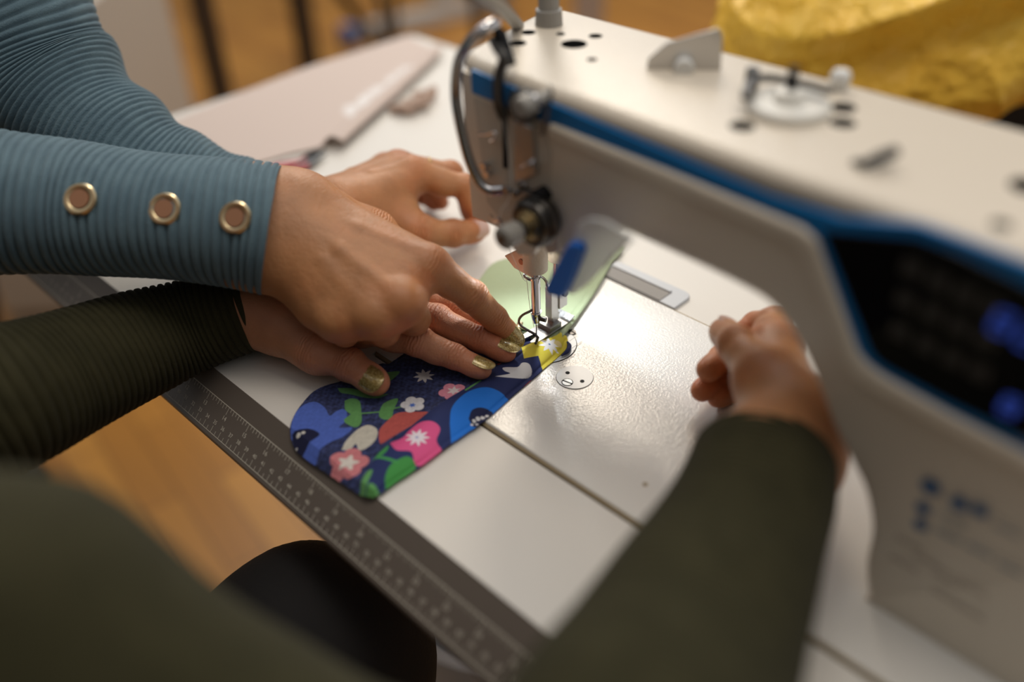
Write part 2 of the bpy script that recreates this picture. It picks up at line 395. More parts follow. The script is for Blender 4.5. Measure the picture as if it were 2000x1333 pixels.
# ------------------------------------------------------------------ hands
FR = dict(index=(0.0112, 0.0098, 0.0083, 0.0066), middle=(0.0114, 0.0099, 0.0085, 0.0068), ring=(0.0108, 0.0094, 0.0080, 0.0064), pinky=(0.0098, 0.0083, 0.0071, 0.0058), thumb=(0.0142, 0.0122, 0.0108, 0.0082))
def make_hand(J, right, elbow, h=0.0009, s=1.0, wr=0.0175, nails=(), base=(0.5, 0.27, 0.17), veins=True, arm_len=None, tnail=None, thick=1.0, kb=1.0, arm=None, tendon=1.0):
    """J: joints as (px, py, height above the table). Returns mesh arrays and the nail meshes."""
    P = {f: [onz(*q) for q in J[f]] for f in ('index', 'middle', 'ring', 'pinky', 'thumb')}
    W = onz(*J['W']); E_ = np.array(elbow, float)
    Mi, Mm, Mr, Mp = [P[f][0] for f in ('index', 'middle', 'ring', 'pinky')]
    n = nrm(np.cross(Mi - W, Mp - W)); n = -n if right else n          # back of the hand
    ax = nrm((Mi + Mp) / 2 - W); lat = nrm(np.cross(n, ax)); lat = lat if np.dot(lat, Mi - Mp) > 0 else -lat  # towards the thumb
    fa = nrm(W - E_); al = arm_len or np.linalg.norm(W - E_); E2 = W - fa * al
    pts = np.array([q for f in P.values() for q in f] + ([W, E2] if arm is None else [W] + [q[0] for q in arm])); m = 0.035
    S = SDF(pts.min(0) - m, pts.max(0) + m, h)
    # forearm and wrist: two bones side by side
    lf = nrm(lat - np.dot(lat, fa) * fa)
    for sg in (-1, 1):
        if arm is None:
            S.cone(W + lf * sg * 0.0115 * s, E2 + lf * sg * (0.0125 + .03 * al) * s, wr * s, (wr + 0.055 * al) * s, k=0.02); continue
        q = [(W, wr * s)] + [(np.array(p_), .58 * min(r_)) for p_, r_ in arm]
        for (a_, ra_), (b_, rb_) in zip(q[:-1], q[1:]): S.cone(a_ + lf * sg * ra_ * .55, b_ + lf * sg * rb_ * .45, ra_, rb_, k=.02)
    # palm: a slab of metacarpals
    for i, (M, r1) in enumerate(((Mi, .0128), (Mm, .0126), (Mr, .0120), (Mp, .0112))):
        o = lat * (0.016 - 0.0105 * i) * s
        S.cone(W + o, M - n * 0.0035 * s, 0.0155 * s * thick, r1 * s * thick, k=0.018)
    for A, B in ((Mi, Mm), (Mm, Mr), (Mr, Mp)):
        S.cone(W + n * .0005, (A + B) / 2 - n * .0045 * s - ax * .008, .0148 * s * thick, .0112 * s * thick, k=.016)
        S.cone((A * .8 + B * .2) - n * .006 * s - ax * .012, (A * .2 + B * .8) - n * .006 * s - ax * .012, .0105 * s, k=.010)
    S.cone(W + lat * -.016 * s - n * .006 * s + ax * .012, Mp - n * .009 * s - ax * .02, .014 * s, .0115 * s, k=.012)
    C0, C1 = P['thumb'][0], P['thumb'][1]
    S.cone(W + lat * .012 * s, C0, 0.0155 * s, 0.0155 * s, k=.014)
    S.cone(C0, C1, 0.0160 * s, 0.0135 * s, k=.012)
    S.cone(Mi * .55 + W * .45 - n * .004, C0 * .3 + C1 * .7, .0095 * s, .0085 * s, k=.014)
    S.cone(Mi * .75 + W * .25 - n * .004, C0 * .05 + C1 * .95, .0065 * s, .0065 * s, k=.012)
    # knuckles, tendons, veins on the back
    for i, M in enumerate((Mi, Mm, Mr, Mp)):
        S.ell(M + n * .0058 * s, [ax, lat, n], np.array([.0090, .0068, .0060]) * s * kb, k=.008)
        if veins:
            a = W + lat * (.009 - .006 * i) * s + n * .0155 * s + ax * .006; b = M + n * .0092 * s - ax * .010
            mid = (a + b) / 2 + n * (.0010 + .0006 * tendon) * s
            S.cone(a - n * .004, mid, .0016, .0020, k=.0065); S.cone(mid, b, .0020, .0014, k=.0065)
    if veins:
        for (u0, u1, f0, f1) in ((-.3, -.75, .15, .62), (.45, .05, .2, .72), (-.6, -1.05, .42, .8)):
            q = []
            for t in np.linspace(0, 1, 6):
                f = f0 + (f1 - f0) * t; L = np.linalg.norm((Mi + Mp) / 2 - W)
                c = W + ax * L * f + lat * (u0 + (u1 - u0) * t) * .022 * s + lat * .003 * math.sin(t * 7 + u0 * 5)
                q.append(c + n * (.0152 - .003 * f) * s)
            for a, b in zip(q[:-1], q[1:]): S.cone(a, b, .0014, k=.0035)
    # fingers, each its own field
    seg_info = []
    for f in ('pinky', 'ring', 'middle', 'index', 'thumb'):
        Q = P[f]; R = [r * s for r in FR[f]]
        qa = np.array(Q)
        T = SDF(qa.min(0) - .02, qa.max(0) + .02, h); T.lo = S.lo + np.round((T.lo - S.lo) / h) * h
        k = .003
        if f != 'thumb':
            T.cone(Q[0], Q[1], R[0], R[1] * .97, k=k)
            T.cone(Q[0] - n * 0, Q[0] * .5 + Q[1] * .5, R[0], R[1] * .98, k=k)
        else:
            T.cone(Q[0] * .4 + Q[1] * .6, Q[1], R[1] * 1.02, R[1], k=k); T.cone(Q[1], Q[2], R[1], R[2] * .93, k=k)
        d = []
        for i in range(3):
            sd = nrm(Q[i+1] - Q[i]); dn = nrm(np.cross(lat, sd)); 
            if np.dot(np.cross(lat, nrm(Q[0] - W)), n) < 0: dn = -dn
            if f == 'thumb': dn = nrm((np.array(tnail) if tnail is not None else nrm(n * .6 + lat * .4)) - sd * np.dot(np.array(tnail) if tnail is not None else nrm(n*.6+lat*.4), sd))
            d.append((sd, dn))
        if f != 'thumb':
            T.cone(Q[1], Q[2], R[1], R[2], k=k)
            T.ell(Q[1] + d[0][1] * .0018, [d[0][0], d[0][1], np.cross(d[0][0], d[0][1])], np.array([.0105, R[1] * .98, R[1] * 1.03]), k=k)
            T.ell(Q[1] * .5 + Q[2] * .5 - d[1][1] * .003 * s, [d[1][0], d[1][1], np.cross(*d[1])], np.array([.011, R[2] * .85, R[2] * 1.0]) * 1, k=k)
            T.ell(Q[0] * .45 + Q[1] * .55 - d[0][1] * .004 * s, [d[0][0], d[0][1], np.cross(*d[0])], np.array([.014, R[1] * .9, R[1] * 1.02]), k=k)
        else:
            T.ell(Q[2] + d[2][1] * .001, [d[2][0], d[2][1], np.cross(*d[2])], np.array([.010, R[2] * .95, R[2] * 1.05]), k=k)
        T.cone(Q[2], Q[3], R[2], R[3], k=k)
        sd, dn = d[2]; ld = np.cross(sd, dn)
        L = np.linalg.norm(Q[3] - Q[2])
        T.ell(Q[3] - sd * L * .22 - dn * R[3] * .18, [sd, dn, ld], np.array([L * .62, R[3] * 1.02, R[3] * (1.16 if f != 'thumb' else 1.22)]), k=k)
        if f != 'thumb': S.merge(T, Q[0], .011, .0012, .030)
        else: S.merge(T, Q[1], .011, .0012, .034)
        seg_info.append((f, Q, d, R))
    V, F = S.mesh()
    # attributes: colour and creases
    tint = np.tile(np.array(base, float), (len(V), 1)); fold = np.zeros(len(V)); fam = np.full(len(V), .0)
    red = np.array([1.10, .86, .80])
    def mix(wt, c): tint[:] = tint * (1 - wt[:, None]) + tint * c * wt[:, None]
    bestw = np.zeros(len(V))
    for f, Q, d, R in seg_info:
        jl = [(Q[1], d[0], d[1], R[1], .75), (Q[2], d[1], d[2], R[2], .6)]
        if f != 'thumb': jl.append((Q[0], d[0], d[0], R[0] * 1.3, .35))
        for (c, d0, d1, r, amt) in jl:
            sd = nrm(d0[0] + d1[0]); dn = nrm(d0[1] + d1[1]); q = V - c
            al_ = q @ sd; rad = np.linalg.norm(q - al_[:, None] * sd, axis=1)
            wgt = np.exp(-(al_ / .0068)**2) * (rad < r * 1.55) * np.clip(.45 + .75 * (q @ dn) / r, 0.12, 1) * amt
            up = wgt > bestw; fold[up] = al_[up]; fam[up] = wgt[up]; bestw[up] = wgt[up]
            mix(np.clip(np.exp(-(al_ / .009)**2) * (rad < r * 1.6), 0, 1) * .45, red)
        dd = np.linalg.norm(V - Q[3], axis=1); mix(np.exp(-(dd / .014)**2) * .8, np.array([1.12, .86, .82]))
    # fine creases over the wrist and the whole skin
    la = (V - W) @ ax; wk = np.exp(-((la + .012) / .012)**2) * .12; up = wk > bestw; fold[up] = la[up] * 1.0; fam[up] = wk[up]
    mix(np.clip((smooth_noise(V, 140, 3) - .2), 0, 1) * .35, np.array([1.05, .86, .84]))
    mix(np.clip((smooth_noise(V, 330, 5) - .35), 0, 1) * .25, np.array([.86, .80, .76]))
    # nails
    NM = []
    for f, style in nails:
        _, Q, d, R = [q for q in seg_info if q[0] == f][0]
        sd, dn = d[2]; ld = np.cross(sd, dn); L = np.linalg.norm(Q[3] - Q[2]); r = R[3]; lng = style == 'gold'
        s0 = -0.0080 if f != 'thumb' else -0.0095; s1 = r * .98 + (.0030 if lng else .0002)
        if f == 'thumb' and lng: s1 = r * .98 + .001
        nu, nv = 22, 15; NV = []; NF = []
        for lay in (0, 1):
            for i in range(nu):
                t = i / (nu - 1); x = s0 + (s1 - s0) * t
                wdt = 1.0
                if t > .55: wdt = math.sqrt(max(0, 1 - ((t - .55) / .455)**2)) if lng else math.sqrt(max(0, 1 - ((t - .55) / .5)**2))
                if t < .3: wdt = math.sqrt(max(0.0, 1 - ((.3 - t) / .315)**2))
                for j in range(nv):
                    a = (j / (nv - 1) * 2 - 1) * math.radians(50) * wdt
                    rr = r * 1.04 + (.0008 if lng else .0004) * (1 - .5 * abs(j / (nv - 1) * 2 - 1)) - lay * .0009
                    dro = -.00032 * max(0, (x - r * .3) / .004)**2          # slight downward curve to the free edge
                    drs = -.0006 * max(0, 1 - t / .18)                      # tucked into the cuticle
                    NV.append(Q[3] + sd * x + dn * (rr * math.cos(a) + dro + drs - r * .05) + ld * rr * math.sin(a) * (1.10 if f != 'thumb' else 1.16))
        for i in range(nu - 1):
            for j in range(nv - 1):
                a = i * nv + j; NF.append((a, a + 1, a + nv + 1, a + nv)); b = a + nu * nv; NF.append((b, b + nv, b + nv + 1, b + 1))
        K = nu * nv
        for i in range(nu - 1):
            for j in (0, nv - 1): a = i * nv + j; NF.append((a, a + nv, a + nv + K, a + K))
        for j in range(nv - 1):
            for i in (0, nu - 1): a = i * nv + j; NF.append((a, a + 1, a + 1 + K, a + K))
        NM.append((f, style, np.array(NV), NF))
    return dict(V=V, F=F, tint=tint, fold=fold, foldamt=fam, nails=NM, P=P, W=W, n=n, lat=lat, ax=ax, fa=fa, E=E2)

def sleeve(name, path, rad, mat, parent, up=(0, 0, 1), pitch=0.005, depth=0.0011, step=0.0006, ns=110, fold=0.0022, fseed=1, slant=0.0, pitch_end=None, cuff_in=0.012, plain=0.0, gw=.2, folds_f=28., wob=.35, endshear=0.0):
    """a ribbed knitted sleeve swept along path; rad = (half width, half height) per path point; the last point is the cuff"""
    Pc = catmull(path, 24); L = np.concatenate([[0], np.cumsum(np.linalg.norm(np.diff(Pc, axis=0), axis=1))])
    n = max(8, int(L[-1] / step)); t = np.linspace(0, L[-1], n)
    Pp = np.stack([np.interp(t, L, Pc[:, k]) for k in range(3)], 1)
    rp = catmull(np.array([(a, b, 0) for a, b in rad]), 24)
    ra = np.interp(t, L, rp[:, 0]); rb = np.interp(t, L, rp[:, 1])
    T, U, Wd = frames(Pp, up)
    pe = pitch_end or pitch
    ph = np.cumsum(step / (pitch + (pe - pitch) * t / L[-1]))
    th = np.linspace(0, 2 * np.pi, ns, endpoint=False)
    TH, PH = np.meshgrid(th, ph); TT = np.repeat(t[:, None], ns, 1)
    base = Pp[:, None, :] + U[:, None, :] * (rb[:, None] * np.sin(TH))[..., None] + Wd[:, None, :] * (ra[:, None] * np.cos(TH))[..., None]
    nz = smooth_noise(base.reshape(-1, 3), 45, fseed).reshape(TH.shape)
    nf = smooth_noise(base.reshape(-1, 3), folds_f, fseed + 9).reshape(TH.shape)
    # wrinkles run across the arm: stretch the noise around the tube
    q = np.stack([TT / .016, np.cos(TH) * .7, np.sin(TH) * .7], -1).reshape(-1, 3)
    nw = smooth_noise(q, 1.2, fseed + 4).reshape(TH.shape)
    PHs = PH + slant * np.sin(TH + .6) + wob * nz
    fr = PHs - np.floor(PHs); g = np.abs(fr - .5) * 2                       # 1 at the groove
    dis = -depth * np.clip((g - (1 - 2 * gw)) / (2 * gw), 0, 1)**1.5 + depth * .25 * np.cos((fr - .5) * np.pi)
    end = np.clip((L[-1] - TT) / .004, 0, 1)
    if plain: dis = dis * np.clip((L[-1] - TT) / plain, 0.15, 1)
    dis = dis + fold * (nw * .75 + nf * .5) * np.clip((L[-1] - TT) / .03, 0.15, 1)
    nn = U[:, None, :] * (ra[:, None] * np.sin(TH))[..., None] + Wd[:, None, :] * (rb[:, None] * np.cos(TH))[..., None]
    nn /= np.linalg.norm(nn, axis=2)[..., None]
    V = base + nn * dis[..., None]
    if endshear:      # the cuff edge hangs forward on the near side
        tocam = nrm(CAM - Pp[-1]); V = V + T[:, None, :] * (endshear * np.clip(nn @ tocam, -.3, 1) * np.clip((TT - L[-1] + .06) / .06, 0, 1))[..., None]
    # turn the cuff in
    rings = [V]
    for k, (s_, i_) in enumerate(((.0008, .0006), (.0006, .0016), (-.002, .0022), (-cuff_in, .0026))):
        rings.append((V[-1] + T[-1] * s_ - nn[-1] * i_)[None])
    V = np.concatenate(rings, 0); N = len(V)
    i, j = np.meshgrid(np.arange(N - 1), np.arange(ns), indexing='ij'); j2 = (j + 1) % ns
    F = np.stack([i * ns + j, i * ns + j2, (i + 1) * ns + j2, (i + 1) * ns + j], -1).reshape(-1, 4)
    o = mesh_obj(name, V.reshape(-1, 3), F, mat, parent)
    return o, dict(P=Pp, T=T, U=U, W=Wd, ra=ra, rb=rb, t=t)

def knit(name, col, col2, sc_=900, sh=.12):
    m = nmat(name, col, 0.85, spec=0.2, sheen=sh, var=(60, .7, col2), bump=[('noise', sc_, 0.5, 0.0012), ('noise', sc_ * 2.4, 0.35, 0.0006)])
    return m
KNIT_BLUE = knit('blue_knit', (0.098, 0.160, 0.200), (0.13, 0.205, 0.245))
KNIT_GREEN = knit('olive_knit', (0.027, 0.0245, 0.009), (0.038, 0.034, 0.0135), 700, .04)
TROUSER = nmat('black_trouser_cloth', (0.012, 0.011, 0.011), 0.8, spec=0.2, bump=[('noise', 500, .4, .001)])

def join_arrays(parts):
    V = []; F = []; A = {'tint': [], 'fold': [], 'foldamt': []}; n = 0
    for p in parts:
        V.append(p['V']); F.append(np.asarray(p['F']) + n); n += len(p['V'])
        for k in A: A[k].append(p[k])
    return np.concatenate(V), np.concatenate(F), {k: np.concatenate(v) for k, v in A.items()}

def torso_part(hip, chest, neck, head, sh, el, hd, right, base, h=0.006, width=.15, seated=None):
    """pelvis, trunk, neck, head with a face, upper arms: the part of the body that the frame leaves out or the clothes cover"""
    hip, chest, neck, head = [np.array(q, float) for q in (hip, chest, neck, head)]; hd = nrm(hd)
    rt = nrm(np.array(right, float)); up = nrm(head - neck); hr = nrm(np.cross(hd, up))
    pts = np.array([hip, chest, neck, head] + [np.array(q) for q in sh] + [np.array(q) for e in el for q in e]); S = SDF(pts.min(0) - .2, pts.max(0) + .2, h)
    for sg in (-1, 1):
        S.cone(hip + rt * .07 * sg, chest + rt * .085 * sg, .105, .095, k=.08)
        S.cone(chest + rt * .085 * sg, neck + rt * .03 * sg, .085, .06, k=.06)
        S.cone(neck + (np.array(sh[0 if sg < 0 else 1]) - neck) * .3, sh[0 if sg < 0 else 1], .05, .05, k=.05)
        q = [sh[0 if sg < 0 else 1]] + list(el[0 if sg < 0 else 1])
        for i in range(len(q) - 1): S.cone(q[i], q[i+1], (.046, .036, .030, .026, .024)[min(i, 4)], (.036, .030, .026, .024, .022)[min(i, 4)], k=.03)
    S.cone(neck, head - up * .05, .052, .052, k=.03)
    S.ell(head, [hd, hr, up], (.095, .076, .112), k=.02)
    S.ell(head + hd * .045 - up * .055, [hd, hr, up], (.05, .052, .055), k=.03)
    S.ell(head + hd * .098 - up * .02, [hd, hr, up], (.02, .012, .024), k=.012)      # nose
    for sg in (-1, 1):
        S.ell(head + hd * .088 + hr * .032 * sg + up * .004, [hd, hr, up], (.012, .017, .011), k=.01, sub=True)
        S.ell(head + hd * .083 + hr * .032 * sg + up * .004, [hd, hr, up], (.013, .013, .012), k=.003)
        S.ell(head - hd * .005 + hr * .077 * sg - up * .01, [hd, hr, up], (.018, .008, .03), k=.006)
    S.ell(head + hd * .092 - up * .062, [hd, hr, up], (.01, .024, .009), k=.006)      # lips
    V, F = S.mesh()
    return dict(V=V, F=F, tint=np.tile(np.array(base), (len(V), 1)), fold=np.zeros(len(V)), foldamt=np.zeros(len(V)))

def blob(name, prims, mat, parent, h=.006, k=.03, noise=(0, 1, 0), ribs=None):
    pts = np.array([q for p in prims for q in (p[0], p[1])], float); r = max(max(p[2], p[3]) for p in prims)
    S = SDF(pts.min(0) - r - .03, pts.max(0) + r + .03, h)
    for p in prims: S.cone(p[0], p[1], p[2], p[3], k=p[4] if len(p) > 4 else k)
    V, F = S.mesh()
    if noise[0]:
        V = V + nrm_rows(V, F) * (noise[0] * smooth_noise(V, noise[1], noise[2]))[:, None]
    if ribs:
        V = V + nrm_rows(V, F) * (ribs[0] * np.abs(np.sin(V @ np.array(ribs[1]) * np.pi / ribs[2])))[:, None]
    return mesh_obj(name, V, F, mat, parent)
def nrm_rows(V, F):
    F = np.asarray(F); nf = np.cross(V[F[:, 2]] - V[F[:, 0]], V[F[:, 3]] - V[F[:, 1]]); N = np.zeros_like(V)
    for k in range(4): np.add.at(N, F[:, k], nf)
    return N / (np.linalg.norm(N, axis=1)[:, None] + 1e-12)

# ------------------------------------------------------------------ the two persons
J_BR = dict(W=(572, 446, .098),
 index=[(836, 518, .082), (921, 579, .054), (966, 622, .033), (996, 655, .0175)],
 middle=[(786, 588, .074), (806, 622, .046), (770, 634, .034), (735, 620, .038)],
 ring=[(732, 616, .067), (748, 645, .044), (710, 648, .034), (680, 632, .038)],
 pinky=[(656, 624, .061), (672, 648, .044), (650, 648, .037), (630, 632, .040)],
 thumb=[(640, 420, .08), (735, 452, .058), (800, 500, .045), (845, 535, .035)])
J_GL = dict(W=(514, 594, .030),
 index=[(708, 632, .034), (816, 668, .027), (888, 697, .0175), (938, 719, .0135)],
 middle=[(748, 590, .036), (853, 626, .029), (936, 663, .0185), (986, 686, .0135)],
 ring=[(776, 560, .034), (886, 600, .026), (945, 632, .018), (985, 655, .0125)],
 pinky=[(796, 532, .030), (885, 560, .020), (922, 580, .013), (952, 600, .011)],
 thumb=[(548, 640, .026), (622, 690, .022), (683, 713, .0195), (733, 746, .0155)])
J_GR = dict(W=(1550, 872, .058),
 index=[(1516, 676, .070), (1508, 634, .058), (1476, 636, .049), (1450, 652, .047)],
 middle=[(1510, 700, .053), (1462, 668, .036), (1412, 700, .031), (1382, 722, .033)],
 ring=[(1508, 722, .036), (1455, 705, .018), (1405, 738, .0165), (1370, 762, .018)],
 pinky=[(1518, 752, .024), (1475, 745, .010), (1432, 764, .0095), (1400, 776, .0105)],
 thumb=[(1530, 800, .070), (1485, 738, .076), (1440, 676, .071), (1417, 648, .060)])
J_BL = dict(W=(655, 412, .055),
 index=[(806, 338, .068), (908, 366, .052), (929, 410, .034), (937, 444, .020)],
 middle=[(778, 326, .064), (880, 340, .052), (908, 375, .032), (920, 418, .018)],
 ring=[(755, 330, .054), (832, 352, .036), (852, 380, .022), (862, 396, .014)],
 pinky=[(735, 345, .042), (800, 368, .020), (832, 385, .012), (850, 398, .011)],
 thumb=[(735, 425, .045), (822, 457, .032), (885, 456, .026), (930, 451, .021)])
BASE_A = (0.46, 0.213, 0.092); BASE_B = (0.47, 0.220, 0.122)

# standing helper in the blue ribbed top
SL_BR = ([onz(-330, 345, .165), onz(-90, 385, .128), onz(140, 405, .112), onz(330, 424, .105), onz(470, 439, .101), onz(530, 448, .0990)],
    [(.056, .050), (.057, .049), (.0535, .044), (.0500, .041), (.0484, .0425), (.0484, .0432)])
SL_BL = ([at(-140, -110, .66), at(10, 45, .68), at(100, 172, .695), at(270, 322, .70), at(400, 385, .71), at(540, 425, .722)],
    [(.064, .062), (.063, .059), (.058, .053), (.0465, .044), (.040, .037), (.034, .031)])
def inner(SL, m=0): return [(p, r) for p, r in list(zip(*SL))[::-1][:m or None]]
hBR = make_hand(J_BR, True, SL_BR[0][2], nails=[('index', 'gold')], base=BASE_A, h=.00085, kb=1.1, s=1.08, wr=.0226, arm=inner(SL_BR, 3), tendon=1.2, thick=1.06)
hBL = make_hand(J_BL, False, SL_BL[0][2], nails=[('thumb', 'plain')], base=BASE_A, h=.00095, tnail=nrm(-ray(900, 450) + np.array([.1, -.3, .5])), arm=inner(SL_BL, 2), s=1.03)
PA = thing('person', 'standing person in a blue ribbed top with eyelets reaching in from the left', 'person', (-.95, -.28, FLOOR))
shA = [np.array((-.60, -.36, .29)), np.array((-.66, -.02, .34))]   # right, left shoulder
tA = torso_part((-1.0, -.28, .12), (-.76, -.23, .30), (-.56, -.19, .40), (-.43, -.16, .49), shA, [SL_BR[0][:4], SL_BL[0][:4]], (.75, 0, -.65), (0, 1, 0), BASE_A)
V, F, A = join_arrays([hBR, hBL, tA]); mesh_obj('body', V, F, SKIN_A, PA, attrs={'fold': A['fold'], 'foldamt': A['foldamt']}, cols={'tint': A['tint']})
for hnd in (hBR, hBL):
    for f, style, NV, NF in hnd['nails']:
        o = mesh_obj('fingernail', NV, NF, NAIL_GOLD if style == 'gold' else NAIL_PLAIN, PA)
        if style == 'gold': o['label'] = 'gold glitter fingernail'
sl, si = sleeve('sleeve', *SL_BR, KNIT_BLUE, PA, pitch=.0084, pitch_end=.0050, depth=.0024, gw=.30, fold=.0012, fseed=3, endshear=.017)
EYESK = nmat('eyelet_skin_shaded', (.30, .14, .07), .6)  # skin colour darkened to paint in the shade inside the eyelets
for (gx, gy) in ((157, 390), (322, 409), (460, 426)):
    best = None                                                   # walk along the sight line until it meets the sleeve
    for dep in np.arange(.42, .72, .0006):
        q = at(gx, gy, dep); dd = np.linalg.norm(si['P'] - q, axis=1); i = int(dd.argmin()); v = q - si['P'][i]
        e = (np.dot(v, si['W'][i]) / si['ra'][i])**2 + (np.dot(v, si['U'][i]) / si['rb'][i])**2
        if e <= 1.0: best = (q, i, v); break
    if best:
        q, i, v = best
        nn = nrm(si['W'][i] * np.dot(v, si['W'][i]) / si['ra'][i]**2 + si['U'][i] * np.dot(v, si['U'][i]) / si['rb'][i]**2)
        b = MB(); b.lathe(q - nn * .0012, nn, [(0, .0046), (0, .0099), (.0022, .0103), (.0032, .0095), (.0034, .0080), (.0028, .0066), (.0014, .0061), (.0008, .0059)], 40)
        o = b.build('eyelet', BRASS, PA, smooth=True); o['label'] = 'brass eyelet'
        MB().lathe(q - nn * .0006, nn, [(0, .0060), (.0028, .0060)], 24).build('eyelet_opening', EYESK, o)
sleeve('sleeve', *SL_BL, KNIT_BLUE, PA, pitch=.0054, pitch_end=.0042, depth=.0020, gw=.32, fold=.0056, fseed=12, slant=1.1, wob=.9, step=.0008)
blob('top_body', [((-1.0, -.36, .08), (-.78, -.31, .30), .125, .115), ((-1.0, -.20, .08), (-.78, -.15, .32), .125, .115), ((-.78, -.31, .30), tuple(shA[0]), .095, .074), ((-.78, -.15, .32), tuple(shA[1]), .095, .077),
    (tuple(shA[0]), tuple(SL_BR[0][0]), .068, .058), (tuple(shA[1]), tuple(at(-125, -95, .66)), .068, .064), ((-.72, -.27, .33), (-.585, -.2, .385), .085, .062), ((-.72, -.13, .35), (-.585, -.2, .385), .085, .062)], KNIT_BLUE, PA, h=.008, k=.05, noise=(.003, 60, 2))
blob('trousers', [((-1.0, -.36, .10), (-1.03, -.36, -.30), .115, .075), ((-1.03, -.36, -.30), (-1.14, -.37, -.70), .075, .055), ((-1.0, -.22, .10), (-1.03, -.20, -.30), .115, .075), ((-1.03, -.20, -.30), (-1.15, -.20, -.70), .075, .055), ((-1.0, -.34, .12), (-1.0, -.22, .12), .12, .12)], TROUSER, PA, h=.009, k=.04, noise=(.004, 40, 5))
for yy, xx in ((-.37, -1.13), (-.20, -1.14)):
    blob('shoe', [((xx - .06, yy, FLOOR + .04), (xx + .11, yy, FLOOR + .034), .042, .034), ((xx - .05, yy, FLOOR + .09), (xx - .04, yy, FLOOR + .05), .042, .045)], BLACK, PA, h=.007, k=.03)
HAIR = nmat('brown_hair', (.06, .035, .02), .55, bump=[('wave', 60, .5, .002)])
def hair(parent, head, hd):
    hd = nrm(hd); up = np.array([0, 0, 1.]); h0 = np.array(head)
    blob('hair', [(h0 - hd * .03 + up * .03, h0 - hd * .05 - up * .02, .098, .092), (h0 - hd * .06 - up * .02, h0 - hd * .08 - up * .10, .08, .06)], HAIR, parent, h=.007, k=.04, noise=(.003, 120, 4))
hair(PA, (-.43, -.16, .49), (.75, 0, -.65))

# seated sewer in the olive ribbed jumper
SL_GL = ([at(-420, 900, .50), at(-200, 850, .53), at(-20, 790, .555), at(120, 735, .59), at(262, 678, .625), at(370, 640, .645), at(492, 600, .652)],
    [(.052, .052), (.054, .052), (.0485, .047), (.0445, .041), (.0400, .0350), (.0362, .0305), (.0350, .0290)])
SL_GR = ([onz(1200, 1640, .10), onz(1245, 1480, .094), onz(1312, 1333, .086), onz(1372, 1200, .079), onz(1430, 1080, .072), onz(1474, 978, .065), onz(1490, 912, .061)],
    [(.054, .050), (.050, .047), (.0465, .043), (.043, .040), (.0395, .036), (.0368, .034), (.0362, .0335)])
hGL = make_hand(J_GL, False, SL_GL[0][4], nails=[('thumb', 'gold'), ('index', 'gold'), ('middle', 'gold')], base=BASE_B, h=.00085, tnail=nrm(-ray(730, 745) * .9 + np.array([.1, -.15, .2])), arm=inner(SL_GL, 3), wr=.019, s=1.04)
hGR = make_hand(J_GR, True, SL_GR[0][3], nails=[('thumb', 'plain')], base=BASE_A, h=.001, tnail=nrm([-.15, .75, .6]), arm=inner(SL_GR, 2), veins=False, wr=.021, s=1.06)
PB = thing('person', 'seated person in an olive ribbed jumper guiding the printed fabric under the needle', 'person', (0, -.5, FLOOR))
shB = [np.array((.06, -.53, .26)), np.array((-.25, -.50, .25))]
UP_R = [at(-30, 1290, .30), at(560, 1675, .32), onz(1200, 1700, .10)]
tB = torso_part((-.10, -.62, -.22), (-.10, -.55, .06), (-.095, -.52, .31), (-.09, -.46, .48), shB, [UP_R[:2] + SL_GR[0][:4], SL_GL[0][:5]], (-.05, .8, -.5), (1, 0, 0), BASE_B)
V, F, A = join_arrays([hGL, hGR, tB]); mesh_obj('body', V, F, SKIN_B, PB, attrs={'fold': A['fold'], 'foldamt': A['foldamt']}, cols={'tint': A['tint']})
for hnd in (hGL, hGR):
    for f, style, NV, NF in hnd['nails']:
        o = mesh_obj('fingernail', NV, NF, NAIL_GOLD if style == 'gold' else NAIL_PLAIN, PB)
        if style == 'gold': o['label'] = 'gold glitter fingernail'
# thin rings on the ring finger of the lower hand and on the far hand
def ring(hand, f, t, parent, R=.0094):
    Q = hand['P'][f]; c = Q[0] * (1 - t) + Q[1] * t; d = nrm(Q[1] - Q[0])
    u = nrm(np.cross(d, [.3, .2, .9])); v = np.cross(d, u)
    p = [c + R * (math.cos(a) * u + math.sin(a) * v) for a in np.linspace(0, 2 * math.pi, 33)]
    o = MB().tube(p, .0009, 8, smooth=0).build('finger_ring', GOLD, parent, smooth=True); o['label'] = 'thin gold ring'
ring(hGL, 'ring', .62, PB, .0105); ring(hBL, 'middle', .55, PA, .0110)
sleeve('sleeve', *SL_GL, KNIT_GREEN, PB, pitch=.0052, depth=.0017, gw=.28, fold=.0018, fseed=21, slant=.6)
sleeve('sleeve', *SL_GR, KNIT_GREEN, PB, pitch=.0048, depth=.0013, gw=.22, fold=.0018, fseed=33, slant=.4)
blob('jumper_body', [((-.18, -.62, -.20), (-.17, -.55, .06), .12, .11), ((-.02, -.62, -.20), (-.02, -.55, .06), .12, .11), ((-.17, -.55, .06), (-.16, -.53, .19), .11, .095), ((-.02, -.55, .06), (-.03, -.54, .19), .11, .095),
    ((-.15, -.47, .12), (-.04, -.47, .12), .08, .08), ((-.10, -.53, .23), tuple(shB[0]), .08, .066), ((-.10, -.53, .23), tuple(shB[1]), .08, .066),
    (tuple(shB[0]), tuple(UP_R[0]), .066, .056), (tuple(UP_R[0]), tuple(UP_R[1]), .056, .053), (tuple(UP_R[1]), tuple(UP_R[2]), .053, .050), (tuple(shB[1]), tuple(at(-410, 898, .50)), .062, .056), ((-.10, -.53, .24), (-.096, -.515, .33), .08, .06)], KNIT_GREEN, PB, h=.006, k=.03, noise=(.0035, 50, 7))
